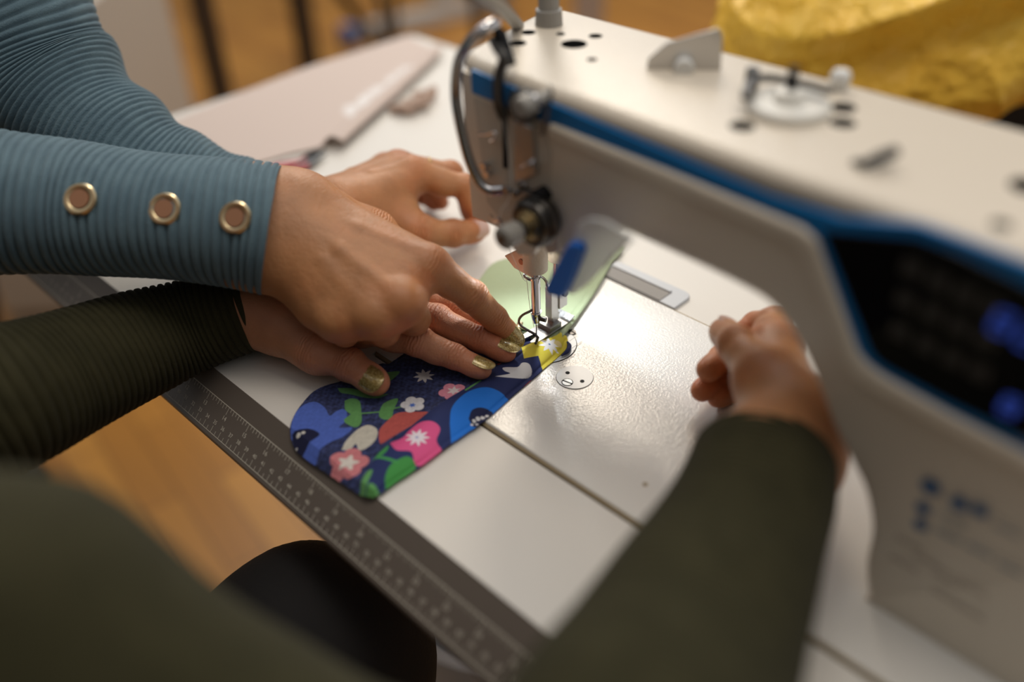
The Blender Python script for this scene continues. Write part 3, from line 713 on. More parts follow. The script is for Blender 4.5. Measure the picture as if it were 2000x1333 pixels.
blob('trousers', [((-.17, -.62, -.22), (-.075, -.32, -.215), .105, .08), ((-.075, -.32, -.215), (-.08, -.29, -.68), .076, .05), ((-.03, -.62, -.22), tuple(at(620, 1290, .63)), .10, .075), (tuple(at(620, 1290, .63)), (.03, -.20, -.68), .072, .05), ((-.16, -.62, -.22), (-.03, -.62, -.22), .12, .12)], TROUSER, PB, h=.008, k=.03, noise=(.003, 60, 8))
for xx, yy in ((-.08, -.29), (.03, -.20)):
    blob('shoe', [((xx, yy - .03, FLOOR + .04), (xx, yy + .16, FLOOR + .034), .042, .034), ((xx, yy - .015, FLOOR + .09), (xx, yy - .02, FLOOR + .05), .042, .045)], BLACK, PB, h=.007, k=.03)
hair(PB, (-.09, -.46, .48), (-.05, .8, -.5))

# ------------------------------------------------------------------ floor
def floor_mat():
    m = nmat('oak_strip_floor', (.42, .2, .06), .38, spec=.45)
    nt = m.node_tree; N = nt.nodes; L = nt.links; b = N['Principled BSDF']
    tc = N.new('ShaderNodeTexCoord'); mp = N.new('ShaderNodeMapping'); mp.inputs['Rotation'].default_value = (0, 0, math.radians(8))
    br = N.new('ShaderNodeTexBrick'); br.inputs['Scale'].default_value = 1; br.inputs['Brick Width'].default_value = .42; br.inputs['Row Height'].default_value = .068
    br.inputs['Mortar Size'].default_value = .0012; br.inputs['Color1'].default_value = (.58, .285, .058, 1); br.inputs['Color2'].default_value = (.40, .18, .036, 1); br.inputs['Mortar'].default_value = (.12, .05, .015, 1)
    L.new(tc.outputs['Object'], mp.inputs[0]); L.new(mp.outputs[0], br.inputs['Vector'])
    mp2 = N.new('ShaderNodeMapping'); mp2.inputs['Scale'].default_value = (3, 60, 1); L.new(mp.outputs[0], mp2.inputs[0])
    n = N.new('ShaderNodeTexNoise'); n.inputs['Scale'].default_value = 1; n.inputs['Detail'].default_value = 5; L.new(mp2.outputs[0], n.inputs['Vector'])
    mx = N.new('ShaderNodeMix'); mx.data_type = 'RGBA'; mx.blend_type = 'MULTIPLY'; mx.inputs[0].default_value = .5
    r = N.new('ShaderNodeValToRGB'); r.color_ramp.elements[0].color = (.55, .5, .45, 1); r.color_ramp.elements[1].color = (1.15, 1.1, 1.05, 1)
    L.new(n.outputs['Fac'], r.inputs[0]); L.new(br.outputs['Color'], mx.inputs[6]); L.new(r.outputs[0], mx.inputs[7]); L.new(mx.outputs[2], b.inputs['Base Color'])
    return m
b = MB(); b.box((-2.0, 1.6, FLOOR - .01), (8, 8, .02)); fl = b.build('floor', floor_mat()); fl['kind'] = 'structure'
WALLM = nmat('wall_paint', (.62, .58, .52), .8)
for nm, c_, s_ in (('wall_left', (-5.95, 1.6, 1.0), (.1, 8, 3.5)), ('wall_back', (-2.0, 5.55, 1.0), (8, .1, 3.5))):
    o = MB().box(c_, s_).build(nm, WALLM); o['kind'] = 'structure'

# ------------------------------------------------------------------ sewing table
YF = -0.1771                     # where the white top meets the bevelled strip
TILT = math.radians(45.6)
TB = thing('sewing_table', 'white sewing table with a slanted dark front edge carrying a printed measuring scale', 'table', (.1, .1, FLOOR))
TX0, TX1, TYB = -.599, 1.0, .395
BX0, BX1, BY0, BY1 = -.078, .46, -.0879, .0984     # machine bed cut-out
hx0, hx1, hy = -.0265, .0497, .1235
b = MB(); zt, th = -.0002, .032
for (x0, x1, y0, y1) in ((TX0, BX0, YF, TYB), (BX1, TX1, YF, TYB), (BX0, BX1, YF, BY0 - .0030), (BX0, BX1, BY1 + .0016, TYB)):
    b.box(((x0 + x1) / 2, (y0 + y1) / 2, zt - th / 2), (x1 - x0, y1 - y0, th))
top = b.build('tabletop', TABLEW, TB)
sdir = np.array([0, -math.cos(TILT), -math.sin(TILT)]); sn = np.array([0, -math.sin(TILT), math.cos(TILT)])
O = np.array([0, YF, 0.])
prof = [O, O + sdir * .0405, O + sdir * .0425 - sn * .0015, O + sdir * .0425 - sn * .006, O + np.array([0, -.012, -.040]), O + np.array([0, .0, -.040]), O + np.array([0, .0, -.0005])]
b = MB(); b.prism([np.array([TX0, q[1], q[2]]) for q in prof], (TX1 - TX0, 0, 0)); es = b.build('edge_strip', STRIP, TB, bevel=.0012)
b = MB(); b.box((TX0 - .0012, (YF + TYB) / 2, -.016), (.002, TYB - YF, .032)); b.box(((TX0 + TX1) / 2, TYB + .0012, -.016), (TX1 - TX0, .002, .032)); b.build('edge_band', STRIP, TB)
def text_tris(txt, size):
    cu = bpy.data.curves.new('t', 'FONT'); cu.body = txt; cu.size = size; cu.align_x = 'CENTER'; cu.align_y = 'CENTER'; cu.resolution_u = 2
    o = bpy.data.objects.new('t', cu); COL.objects.link(o)
    dg = bpy.context.evaluated_depsgraph_get(); me = bpy.data.meshes.new_from_object(o.evaluated_get(dg))
    V = np.array([v.co[:] for v in me.vertices]).reshape(-1, 3); F = [tuple(p.vertices) for p in me.polygons]
    bpy.data.objects.remove(o); bpy.data.curves.remove(cu); bpy.data.meshes.remove(me)
    return V, F
ink = MB(); lift = .00012
def on_strip(x, s): return O + np.array([x, 0, 0]) + sdir * s + sn * lift
def dash(x0, s0, x1, s1, w_):
    a, c = on_strip(x0, s0), on_strip(x1, s1); d = nrm(c - a); q = np.cross(sn, d) * w_ / 2
    ink.add([a - q, c - q, c + q, a + q], [(0, 1, 2, 3)])
def digits(txt, x, s, size):
    V, F = text_tris(txt, size)
    ink.add([on_strip(x + v[0], s - v[1]) for v in V], F)
SI, SO = .0152, .0377
dash(TX0 + .13, SI, TX1, SI, .00052); dash(TX0 + .13, SO, TX1, SO, .00045)
for k in range(0, 74):
    x = k * .01 - .4705
    if x > .30: break
    dash(x, SO, x, SO - .0050, .00034); dash(x + .005, SO, x + .005, SO - .0031, .00034)
    digits(str(k), x, SO - .0076, .0041)
for k in range(0, 30):
    x = k * .0254 - .4700
    if x > .30: break
    for e in range(8):
        dash(x + e * .003175, SI, x + e * .003175, SI + (.0058 if e == 0 else .0026 if e % 2 else .0036), .00036)
    digits(str(k), x + .0003, SI + .0085, .0046)
rs = ink.build('measuring_scale', INK, es); rs['label'] = 'cream printed centimetre and inch scale'
# the frame that carries the top
for (x, y) in ((-.50, .33), (.85, .33), (.85, .22), (-.50, .22)):
    b = MB(); b.box((x, y, (FLOOR - .03) / 2 - .002), (.04, .05, -FLOOR - .034)); b.build('leg', WHITEP, TB, bevel=.003)

# ------------------------------------------------------------------ sewing machine
ZB = .0018
SM = thing('sewing_machine', 'cream industrial sewing machine with blue trim and black display let into the table', 'sewing machine', (.1, .0, 0))
b = MB(); b.box(((BX0 + BX1) / 2, (BY0 + BY1) / 2, (ZB - .04) / 2), (BX1 - BX0 - .002, BY1 - BY0 - .001, .04 + ZB)); bed = b.build('bed', BEDPAINT, SM, bevel=.0014, seg=3)
b = MB(); b.prism([(BX0 + .002, BY0 + .0012, ZB - .0006), (BX0 + .002, BY0 - .0012, ZB - .0022), (BX0 + .002, BY0 - .0012, -.03), (BX0 + .002, BY0 + .0012, -.03)], (BX1 - BX0 - .004, 0, 0)); o = b.build('bed_rim', EDGETAN, bed)
b = MB(); b.box(((BX0 + BX1) / 2, BY1 + .0004, -.006), (BX1 - BX0 - .004, .0018, .0128)); b.build('bed_rim', EDGETAN, bed)
# hinge cover behind the bed
def rect_px(pts, z, dz): return [onz(px, py, z) for px, py in pts]
fr_o = arc2([(hx0, BY1 + .0006), (hx0, hy), (hx1, hy), (hx1, BY1 + .0006)], [0, .004, .008, 0])
b = MB(); b.prism([(x, y, .0024) for x, y in fr_o], (0, 0, -.008)); hc = b.build('hinge_cover', GREYLIGHT, SM, bevel=.0007)
b = MB(); b.box(((hx0 + hx1) / 2 - .005, BY1 + .0076, .0026), (.058, .0135, .0009)); b.build('recess_plate', nmat('sanded_plate', (.30, .28, .26), .6, bump=[('noise', 900, .5, .001)]), hc)
b = MB(); b.box(((hx0 + hx1) / 2 - .005, BY1 + .0158, .0030), (.058, .0028, .0022)); b.build('recess_bar', GREYLIGHT, hc, bevel=.0006)
def circ(c, r, n=48): return [(c[0] + r * math.cos(t), c[1] + r * math.sin(t)) for t in np.linspace(0, 2 * math.pi, n, endpoint=False)]
# throat plate and round inspection cover
tpc = onz(1060, 668, ZB)[:2]
tp_out = [(-.042, -.0215), (-.042, .0225)] + [(.0085 + .0222 * math.cos(a), .0005 + .022 * math.sin(a)) for a in np.linspace(math.pi / 2, -math.pi / 2, 30)]
b = MB(); b.prism([(x, y, ZB + .0001) for x, y in [(x * 1.018 + .0000, y * 1.02) for x, y in tp_out]], (0, 0, .00012)); gp = b.build('plate_gap', RUBBER, SM)
b = MB(); b.prism([(x, y, ZB + .0001) for x, y in tp_out], (0, 0, .0005)); tp = b.build('throat_plate', nmat('plate_steel', (.50, .52, .54), .4, metal=.3, bump=[('noise', 800, .06, .0005)]), SM)
c = onz(1117, 650, ZB)
b = MB(); b.disc(c + np.array([0, 0, .0006]), (0, 0, 1), .0031, .0004, 24); sc_ = b.build('screw', DARKMET, tp)
b = MB(); b.box(c + np.array([0, 0, .0011]), (.0058, .0008, .0003)); b.build('screw_slot', BLACK, sc_)
b = MB()
for k, (u, v_, l) in enumerate(((1118, 664, .007), (1127, 675, .012), (1121, 686, .003), (1114, 699, .010))):
    q = onz(u, v_, ZB); b.box(q + np.array([0, 0, .00065]), (.0003, l, .0001))
b.build('guide_mark', DARKMET, tp)
cc = onz(1122.5, 738, ZB)
b = MB(); b.disc((cc[0], cc[1], ZB + .0001), (0, 0, 1), .01285, .00012, 64); b.build('cover_gap', RUBBER, SM)
b = MB(); b.disc((cc[0], cc[1], ZB + .0001), (0, 0, 1), .01255, .0005, 64); cv = b.build('round_cover', nmat('cover_steel', (.62, .63, .64), .35, metal=.1), SM)
b = MB()
for (u, v_) in ((1108.5, 730), (1137, 746.5)):
    q = onz(u, v_, ZB); b.disc((q[0], q[1], ZB + .0006), (0, 0, 1), .00155, .00015, 20)
b.build('hole', BLACK, cv)
q = onz(1108, 748.5, ZB); MB().disc((q[0], q[1], ZB + .0006), (0, 0, 1), .0040, .0001, 28).build('screw_recess', HOLE, cv); b = MB(); b.disc((q[0], q[1], ZB + .0006), (0, 0, 1), .0034, .00025, 28); o = b.build('screw', nmat('screw_steel', (.40, .42, .44), .35, metal=.6), cv)
b = MB(); b.box((q[0], q[1], ZB + .0009), (.0068, .0009, .0002), [(.98, .2, 0), (-.2, .98, 0), (0, 0, 1)]); b.build('screw_slot', BLACK, o)
q = onz(1260, 947, ZB); MB().disc((q[0], q[1], ZB + .00005), (0, 0, 1), .0016, .0002, 20).build('oil_hole', EDGETAN, SM)

# arm and pillar: side outline swept across the arm; the front is a slightly oblique plane
def yf(x): return -.037 - .013 * np.clip(x / .28, 0, 1.2)
PN = (.013 / .28, 1, 0)
def onf(px, py, off=0.0): return onpl(px, py, (0, -.037 - off, 0), PN)
YBK = .060
Ci = [(.060, .108), (.072, .123), (.095, .1445), (.128, .1465), (.180, .146), (.199, .1425), (.2145, .130), (.227, .114), (.2395, .095), (.252, .080), (.2625, .067), (.2705, .047), (.273, .022), (.2785, .004), (.2825, ZB)]
Cs = catmull([(x, 0, z) for x, z in Ci], 5)[:, [0, 2]]
outl = [(-.022, .206), (-.020, .111), (.05, .110)] + [tuple(q) for q in Cs] + [(.46, ZB), (.46, .206)]
n_ = len(outl); NY = 12; V = []; F = []
ys = np.concatenate([[0, .03, .09], np.linspace(.2, .8, 5), [.91, .97, 1]])
for k, t in enumerate(ys):
    # round the throat: the inner outline is drawn in near the front and the back
    e = min(t, 1 - t); r = .007 * (1 - math.sqrt(max(0, 1 - (1 - min(e / .12, 1))**2)))
    for i, (x, z) in enumerate(outl):
        xx, zz = x, z
        if 2 <= i < n_ - 2:
            a = np.array(outl[i-1]); c_ = np.array(outl[i+1]); d = nrm(c_ - a); nn = np.array([d[1], -d[0]])
            xx -= nn[0] * r * 1.0; zz -= nn[1] * r * 1.0
            if i >= n_ - 3 or (x > .28): xx, zz = x, z
        y = yf(x) + (YBK - yf(x)) * t
        V.append((xx, y, zz))
m_ = len(ys)
for k in range(m_ - 1):
    for i in range(n_): j = (i + 1) % n_; F.append((k*n_+i, k*n_+j, (k+1)*n_+j, (k+1)*n_+i))
F.append(tuple(range(n_))); F.append(tuple(reversed([(m_-1)*n_ + i for i in range(n_)])))
b = MB(); b.add(V, F); arm = b.build('arm', MPAINT, SM, smooth=True, angle=38)
# top shell with overhanging rounded rim
plan = arc2([(-.030, -.030), (-.010, -.0368), (.20, -.0466), (.238, -.0452), (.47, -.0545), (.47, .0665), (-.052, .0725)], [.014, .02, .04, .04, 0, 0, .018])
pl_ = np.array(plan); nx_ = np.roll(pl_, -1, 0) - np.roll(pl_, 1, 0); nx_ /= np.linalg.norm(nx_, axis=1)[:, None]; inw = np.stack([-nx_[:, 1], nx_[:, 0]], 1)
V = []; F = []; K = len(pl_); RR = [(0, .2066), (0, .2076)] + [(.0072 * (1 - math.cos(a)), .2076 + .0066 * math.sin(a)) for a in np.linspace(.15, math.pi / 2, 8)]
for d_, z_ in RR: V += [(x, y, z_) for x, y in pl_ + inw * d_]
for r_ in range(len(RR) - 1):
    for i in range(K): j = (i + 1) % K; F.append((r_*K+i, r_*K+j, (r_+1)*K+j, (r_+1)*K+i))
F.append(tuple(range(K))); F.append(tuple(reversed([(len(RR)-1)*K + i for i in range(K)])))
b = MB(); b.add(V, F); shell = b.build('top_cover', MPAINT, SM, smooth=True, angle=50)
# blue trim with the display frame
tr = [(918, 136), (1062, 197), (1300, 297), (1500, 383), (1590, 411), (1640, 428), (1790, 438), (1880, 470), (2000, 515), (2090, 552), (2090, 940), (2000, 888), (1850, 810), (1722, 737), (1692, 715), (1672, 690), (1592, 472), (1562, 447), (1300, 337), (1068, 243), (921, 182)]
b = MB(); b.prism([onf(u, v_, .0022) for u, v_ in tr], (0, .0028, 0)); b.build('blue_trim', BLUEP, SM, bevel=.0006)
rim = [(1068, 241), (1300, 335), (1562, 445), (1592, 470), (1672, 690), (1692, 715), (1722, 737), (1850, 810), (2000, 888), (2090, 940), (2090, 985), (2000, 930), (1850, 850), (1700, 768), (1662, 742), (1640, 712), (1566, 500), (1545, 478), (1300, 372), (1068, 268)]
b = MB(); b.prism([onf(u, v_, .0046) for u, v_ in rim], (0, .0055, 0)); b.build('front_rim', MPAINT, SM, bevel=.0026, seg=4)
dp = [(1606, 453), (1785, 466), (1862, 492), (2000, 558), (2090, 602), (2090, 915), (2000, 860), (1850, 785), (1738, 722), (1712, 704), (1698, 684)]
b = MB(); b.prism([onf(u, v_, .0034) for u, v_ in dp], (0, .0016, 0)); disp = b.build('display', GLASS, SM, bevel=.0005)
# lit seven-segment digits and dim key fields
fx = nrm(onf(1900, 700) - onf(1700, 610)); 
def on_disp(px, py): return onf(px, py, .0036)
ex = np.array([1, PN[0] * -1, 0]); ex = nrm(ex); ez = np.array([0, 0, 1.])
def seg7(c, w_, h_, on):
    b = MB()
    T = .0016; S7 = {'a': (0, h_, 1), 'g': (0, 0, 1), 'd': (0, -h_, 1), 'f': (-w_, h_/2, 0), 'b': (w_, h_/2, 0), 'e': (-w_, -h_/2, 0), 'c': (w_, -h_/2, 0)}
    for s_ in on:
        x, z, hz = S7[s_]; q = c + ex * (x + z * .18) + ez * z
        b.box(q, (2*w_*.92 if hz else T, .0003, T if hz else h_*1.0), [ex, np.cross(ez, ex), ez])
    b.build('lit_digit', LITM, disp)
LITM = digit_mat()
for (u, v_, s_) in ((1958, 632, 'abcdefg'), (2010, 660, 'abged')): seg7(on_disp(u, v_), .0030, .0046, s_)
for (u, v_, s_) in ((1972, 795, 'abcdefg'), (2022, 825, 'bc')): seg7(on_disp(u, v_), .0026, .0038, s_)
KEYM = nmat('key_print', (.030, .028, .026), .5)
for r_ in range(3):
    for c_ in range(4):
        q = on_disp(1780 + c_ * 52 - r_ * 12, 525 + c_ * 26 + r_ * 62); MB().box(q, (.0085, .0002, .0075), [ex, np.cross(ez, ex), ez]).build('key_field', KEYM, disp)
# prints on the pillar: blue emblem row and small grey-blue lettering, too blurred in the photo to read
b = MB(); b2 = MB(); b3 = MB()
def patch(B, u, v_, w_, h_): B.box(onf(u, v_, .0003), (w_, .0003, h_), [ex, np.cross(ez, ex), ez])
for (u, v_, r_) in ((1816, 952, .0042), (1872, 985, .0038), (1912, 999, .0034), (1801, 994, .0032), (1796, 1026, .0030)):
    q = onf(u, v_, .0003); b.lathe(q, np.cross(ez, ex), [(0, r_), (.0003, r_)], 20); patch(b, u + 4, v_ + 2, r_ * 1.9, r_ * .8)
for (u, v_, w_) in ((1860, 1015, .014), (1850, 1045, .018), (1910, 1075, .020), (1970, 1110, .018), (1965, 1035, .014)):
    for k in range(5): patch(b2, u - 18 + k * 10, v_ - 8 + k * 5, w_ / 8, .0018)
for (u, v_) in ((1775, 1060), (1765, 1100), (1810, 1095), (1850, 1130), (1845, 1165), (1895, 1195), (1900, 1150)):
    for k in range(6): patch(b3, u - 22 + k * 9, v_ - 10 + k * 5, .0012, .0016)
b.build('blue_emblem', nmat('emblem_blue', (.008, .085, .22), .4), SM); b2.build('blue_lettering', nmat('letter_blue', (.22, .25, .27), .4), SM); b3.build('grey_lettering', nmat('letter_grey', (.26, .20, .16), .4), SM)

# head hardware
def F_(u, v_, off): return onf(u, v_, off)
yv = np.array([0, 1, 0.])
b = MB(); b.prism([F_(u, v_, .0012) for u, v_ in ((924, 190), (1062, 250), (1075, 300), (1075, 400), (1085, 470), (1045, 480), (985, 440), (950, 395))], (0, .0013, 0)); fp = b.build('face_plate', nmat('face_paint', (.52, .46, .38), .34), SM, bevel=.0005)
b = MB(); b.prism([F_(u, v_, .0015) for u, v_ in ((979, 185), (989, 190), (992, 330), (982, 328))], (0, .0006, 0)); b.build('lever_slot', BLACK, fp)
b = MB(); b.prism([F_(u, v_, .0032) for u, v_ in ((1003, 235), (1040, 250), (1046, 340), (1005, 360))], (0, .0022, 0)); b.build('guide_bracket', STEEL, SM, bevel=.0005)
b = MB(); b.tube([F_(u, v_, o_) for u, v_, o_ in ((968, 44, .002), (944, 58, .012), (918, 82, .016), (897, 118, .017), (890, 180, .017), (898, 240, .017), (916, 312, .016), (936, 355, .013), (958, 372, .010), (985, 371, .006))], .0032, 12, flat=1.1); b.build('lever_guard', CHROME, SM, smooth=True)
b = MB(); b.tube([F_(u, v_, o_) for u, v_, o_ in ((962, 75, .004), (975, 100, .008), (984, 115, .010), (974, 150, .009), (974, 200, .006), (985, 230, .004))], .0019, 10, flat=1.7); b.build('take_up_lever', DARKMET, SM, smooth=True)
b = MB(); q = F_(970, 78, .004); b.prism([q + np.array(p_) for p_ in ((-.004, 0, .006), (.002, 0, .004), (.009, 0, -.013), (.001, 0, -.014))], (0, .006, 0)); b.build('lever_block', BLACK, SM, bevel=.0006)
def turned(name, u, v_, off, prof, mat, n=28, par=None):
    b = MB(); b.lathe(F_(u, v_, off), (0, 1, 0), prof, n); return b.build(name, mat, par or SM, smooth=True, angle=30)
pt = turned('pre_tension', 1012, 212, .022, [(0, .0044), (.001, .0056), (.008, .0060), (.0082, .0034), (.011, .0034), (.022, .0034)], GREYP)
turned('tension_disc', 1012, 212, .0115, [(0, .004), (.0004, .0085), (.002, .0096), (.0035, .0098), (.0037, .007), (.0045, .007), (.0047, .0098), (.007, .0095)], DARKMET, 32, pt)
b = MB()
for k in range(5): 
    q = F_(1012, 212, .022) + yv * (.0075 + k * .0009); b.tube([q + .0048 * np.array([math.cos(a), 0, math.sin(a)]) for a in np.linspace(0, 2*math.pi, 20)], .0005, 6, smooth=0)
b.build('spring', CHROME, pt, smooth=True)
b = MB(); b.tube([F_(u, v_, o_) for u, v_, o_ in ((1058, 262, .001), (1066, 235, .006), (1072, 205, .009), (1078, 178, .009), (1074, 170, .006))], .0009, 8); b.build('thread_hook', DARKMET, SM, smooth=True)
b = MB(); b.tube([F_(u, v_, o_) for u, v_, o_ in ((936, 262, .004), (952, 262, .006), (965, 258, .008), (966, 270, .007), (958, 276, .004))], .0009, 8); b.build('thread_hook', CHROME, SM, smooth=True)
b = MB(); b.tube([F_(u, v_, o_) for u, v_, o_ in ((1016, 330, .004), (1022, 324, .008), (1036, 320, .009), (1044, 312, .006), (1040, 326, .004))], .0011, 8); b.build('thread_hook', CHROME, SM, smooth=True)
for (u, v_) in ((942, 326), (948, 342)):
    turned('guide_screw', u, v_, .006, [(0, .0024), (.002, .0026), (.0022, .0014), (.006, .0014)], CHROME, 16)
# thread regulator below: bar with eyelets
b = MB(); b.tube([F_(u, v_, o_) for u, v_, o_ in ((955, 372, .008), (985, 372, .006), (1005, 376, .006), (1025, 372, .007), (1048, 382, .006))], .0017, 8, flat=1.4); rg = b.build('thread_regulator', DARKMET, SM, smooth=True)
for (u, v_) in ((987, 372), (1004, 380), (1018, 366)):
    turned('eyelet', u, v_, .010, [(0, .0009), (0, .0019), (.001, .0022), (.004, .0018)], CHROME, 16)
turned('black_plug', 1047, 386, .009, [(0, .0040), (.001, .0046), (.009, .0046)], BLACK)
# main tension with its knob
b = MB(); b.prism([F_(u, v_, .004) for u, v_ in ((1005, 400), (1040, 385), (1066, 405), (1086, 450), (1092, 492), (1070, 500), (1052, 470), (1040, 500), (1010, 500), (985, 460))], (0, .006, 0)); b.build('tension_base', MPAINT, SM, bevel=.0015)
tn = turned('thread_tension', 1030, 441, .018, [(0, .004), (.0005, .0125), (.002, .0142), (.0035, .0146), (.0036, .011), (.005, .011), (.0052, .0150), (.0075, .0155), (.0085, .0150), (.014, .0135)], DARKMET, 40)
b = MB()
for k in range(5):
    q = F_(1030, 441, .019) + yv * (-.0012 * k); b.tube([q + (.0088 - .0007 * k) * np.array([math.cos(a), 0, math.sin(a)]) for a in np.linspace(0, 2*math.pi, 28)], .0006, 6, smooth=0)
b.build('spring', nmat('spring_brass', (.32, .24, .12), .25, metal=1.0), tn, smooth=True)
q0 = F_(1030, 441, .018)
turned_k = MB(); turned_k.lathe(q0 - yv * .021, (0, 1, 0), [(0, .0045), (.0006, .0062), (.002, .0072), (.012, .0066), (.0125, .0035), (.021, .0035)], 32); tk = turned_k.build('tension_knob', GREYP, tn, smooth=True, angle=30)
MB().lathe(q0 - yv * .0213, (0, 1, 0), [(0, .0026), (.0006, .0026)], 20).build('knob_core', nmat('knob_core_brass', (.16, .09, .03), .4, metal=.8), tk)
b = MB(); b.tube([F_(u, v_, o_) for u, v_, o_ in ((958, 422, .006), (965, 432, .012), (975, 428, .014), (982, 440, .010))], .0012, 8); b.build('check_spring', CHROME, SM, smooth=True)
# bracket under the head and needle-bar thread guide
b = MB(); c0 = onx(1020, 520, 0.003); b.prism([onpl(u, v_, (0, -.004, .07), (0, 1, 0)) for u, v_ in ((985, 500), (1010, 488), (1038, 505), (1048, 535), (1036, 542), (1004, 524))], (0, .003, 0)); br_ = b.build('bar_bracket', STEEL, SM, bevel=.0005)
q = onpl(1017, 512, (0, -.0045, .07), (0, 1, 0)); MB().lathe(q, (0, 1, 0), [(0, .0022), (.0008, .0022)], 18).build('hole', nmat('hole_copper', (.35, .18, .12), .4, metal=.6), br_)
b = MB(); b.cyl((0, 0, .062), (0, 0, .115), .0085, .0095); b.cyl((0, .023, .060), (0, .023, .115), .0072, .009); b.build('bar_bushings', MPAINT, SM, smooth=True, angle=30)
nb = MB(); nb.cyl((0, 0, .0255), (0, 0, .10), .0033, n=28); nb.lathe((0, 0, .0165), (0, 0, 1), [(0, .0016), (.001, .0024), (.005, .0030), (.009, .0033)], 28); nbar = nb.build('needle_bar', CHROME, SM, smooth=True, angle=30)
MB().lathe((0, 0, .0262), (0, 0, 1), [(0, .0033), (0, .0040), (.0008, .0040), (.0008, .0033)], 28).build('clamp_ring', CHROME, nbar, smooth=True, angle=30)
b = MB(); b.cyl((.0026, .001, .0215), (.0072, .0025, .0215), .0019, n=16); b.build('needle_screw', DARKMET, nbar, smooth=True, angle=30)
b = MB(); b.cyl((0, 0, .018), (0, 0, .004), .00065, .0005, 10); b.cyl((0, 0, .004), (0, 0, .0005), .0005, .0001, 10); b.build('needle', CHROME, nbar, smooth=True)
b = MB(); b.tube([(-.007, -.0035, .0545), (-.0095, -.001, .0545), (-.007, .002, .0545), (0, .0042, .0545), (.006, .004, .053), (.0095, .002, .049), (.012, .003, .047), (.015, .006, .050)], .0010, 8); b.tube([(-.007, -.0035, .0545), (-.002, -.0043, .055), (.002, -.004, .056), (.004, -.001, .058)], .0010, 8); b.build('needle_thread_guide', CHROME, SM, smooth=True)
# presser bar, foot and finger guard
b = MB(); b.cyl((0, .023, .0325), (0, .023, .10), .0036, n=24); pbar = b.build('presser_bar', CHROME, SM, smooth=True, angle=30)
b = MB(); b.box((.000, .0165, .0275), (.0062, .0075, .0255)); b.box((.0, .0245, .030), (.0085, .0085, .020)); b.prism([(-.003, .0135, .0165), (-.003, .022, .0165), (-.003, .021, .0105), (-.003, .0150, .0105)], (.006, 0, 0)); b.build('foot_shank', nmat('shank_steel', (.62, .61, .59), .3, metal=.55), pbar, bevel=.0005)
b = MB(); b.cyl((.0035, .0245, .0325), (.0065, .0245, .0325), .0024, n=18); s_ = b.build('shank_screw', DARKMET, pbar, smooth=True, angle=30)
foot = MB()
foot.prism([(-.0062, .0195, .0068), (.0068, .0195, .0068), (.0068, .0075, .0068), (-.0062, .0075, .0068)], (0, 0, .0042))
foot.prism([(x, y, .0053) for x, y in arc2([(-.0070, .0265), (.0075, .0265), (.0075, .002), (.0072, -.0085), (.0028, -.0105), (.0015, -.001), (-.0015, -.001), (-.0028, -.0105), (-.0070, -.0085)], .0012, 3)], (0, 0, .0016))
foot.prism([(-.0070, .0265, .0053), (-.0070, .033, .0088), (-.0070, .0325, .0098), (-.0070, .0255, .0068)], (.0145, 0, 0))
foot.build('presser_foot', FOOTM, pbar, bevel=.0004)
b = MB(); b.tube([ony(u, v_, y_) for u, v_, y_ in ((1046, 600, .001), (1036, 608, -.004), (1022, 615, -.007), (1014, 624, -.009), (1016, 635, -.010), (1030, 645, -.010), (1044, 653, -.009), (1051, 660, -.009))], .00095, 8); b.tube([ony(1051, 659, -.009), ony(1048, 668, -.010), ony(1046, 671, -.012)], .0010, 8, smooth=2); b.build('finger_guard', DARKMET, pbar, smooth=True)
b = MB(); b.tube([(-.0075, -.0095, .0062), (-.0140, -.0045, .0066), (-.0185, .0025, .0070)], .0011, 8, flat=2.0); b.build('guide_tongue', nmat('brass_strip', (.55, .42, .26), .3, metal=1.0), pbar, smooth=True)
# lamp beside the needle bar
b = MB(); b.lathe((-.022, .034, .102), (0, 0, 1), [(0, .006), (.006, .0075), (.014, .0075)], 24); lh = b.build('lamp_housing', WHITEP, SM, smooth=True, angle=30)
MB().lathe((-.022, .034, .1012), (0, 0, 1), [(0, .0045), (.0006, .0045)], 20).build('lamp_lens', nmat('lamp_glow', (.9, .95, 1), .3, emis=((.85, .93, 1.0), 30)), lh)
# clear swing shield with its blue grip
PS = (0, -.030, 0); PSN = (.10, 1, .18)
def sh_(u, v_): return onpl(u, v_, PS, PSN)
b = MB(); b.prism([sh_(u, v_) for u, v_ in ((1128, 436), (1150, 427), (1180, 432), (1236, 468), (1210, 492), (1178, 524), (1142, 560), (1118, 575), (1100, 570), (1100, 545), (1110, 500))], np.array((0, .0022, 0))); sd_ = b.build('swing_shield', CLEAR, SM, bevel=.0006)
b = MB(); b.prism([sh_(u, v_) - yv * .004 for u, v_ in ((1113, 478), (1122, 470), (1141, 474), (1146, 486), (1128, 534), (1113, 566), (1102, 577), (1078, 570), (1073, 556), (1090, 522))], np.array((0, .0075, 0))); gr = b.build('blue_grip', BLUERUB, SM, bevel=.0015, seg=3)
b = MB(); p0, p1 = sh_(1185, 520), sh_(1204, 496); b.tube([p0 - yv * .001, p1 - yv * .001], .0007, 6, smooth=0); b.tube([sh_(1212, 492) - yv * .001, sh_(1232, 470) - yv * .001], .0006, 6, smooth=0); b.build('shield_mark', nmat('mark_grey', (.22, .18, .18), .5), sd_)

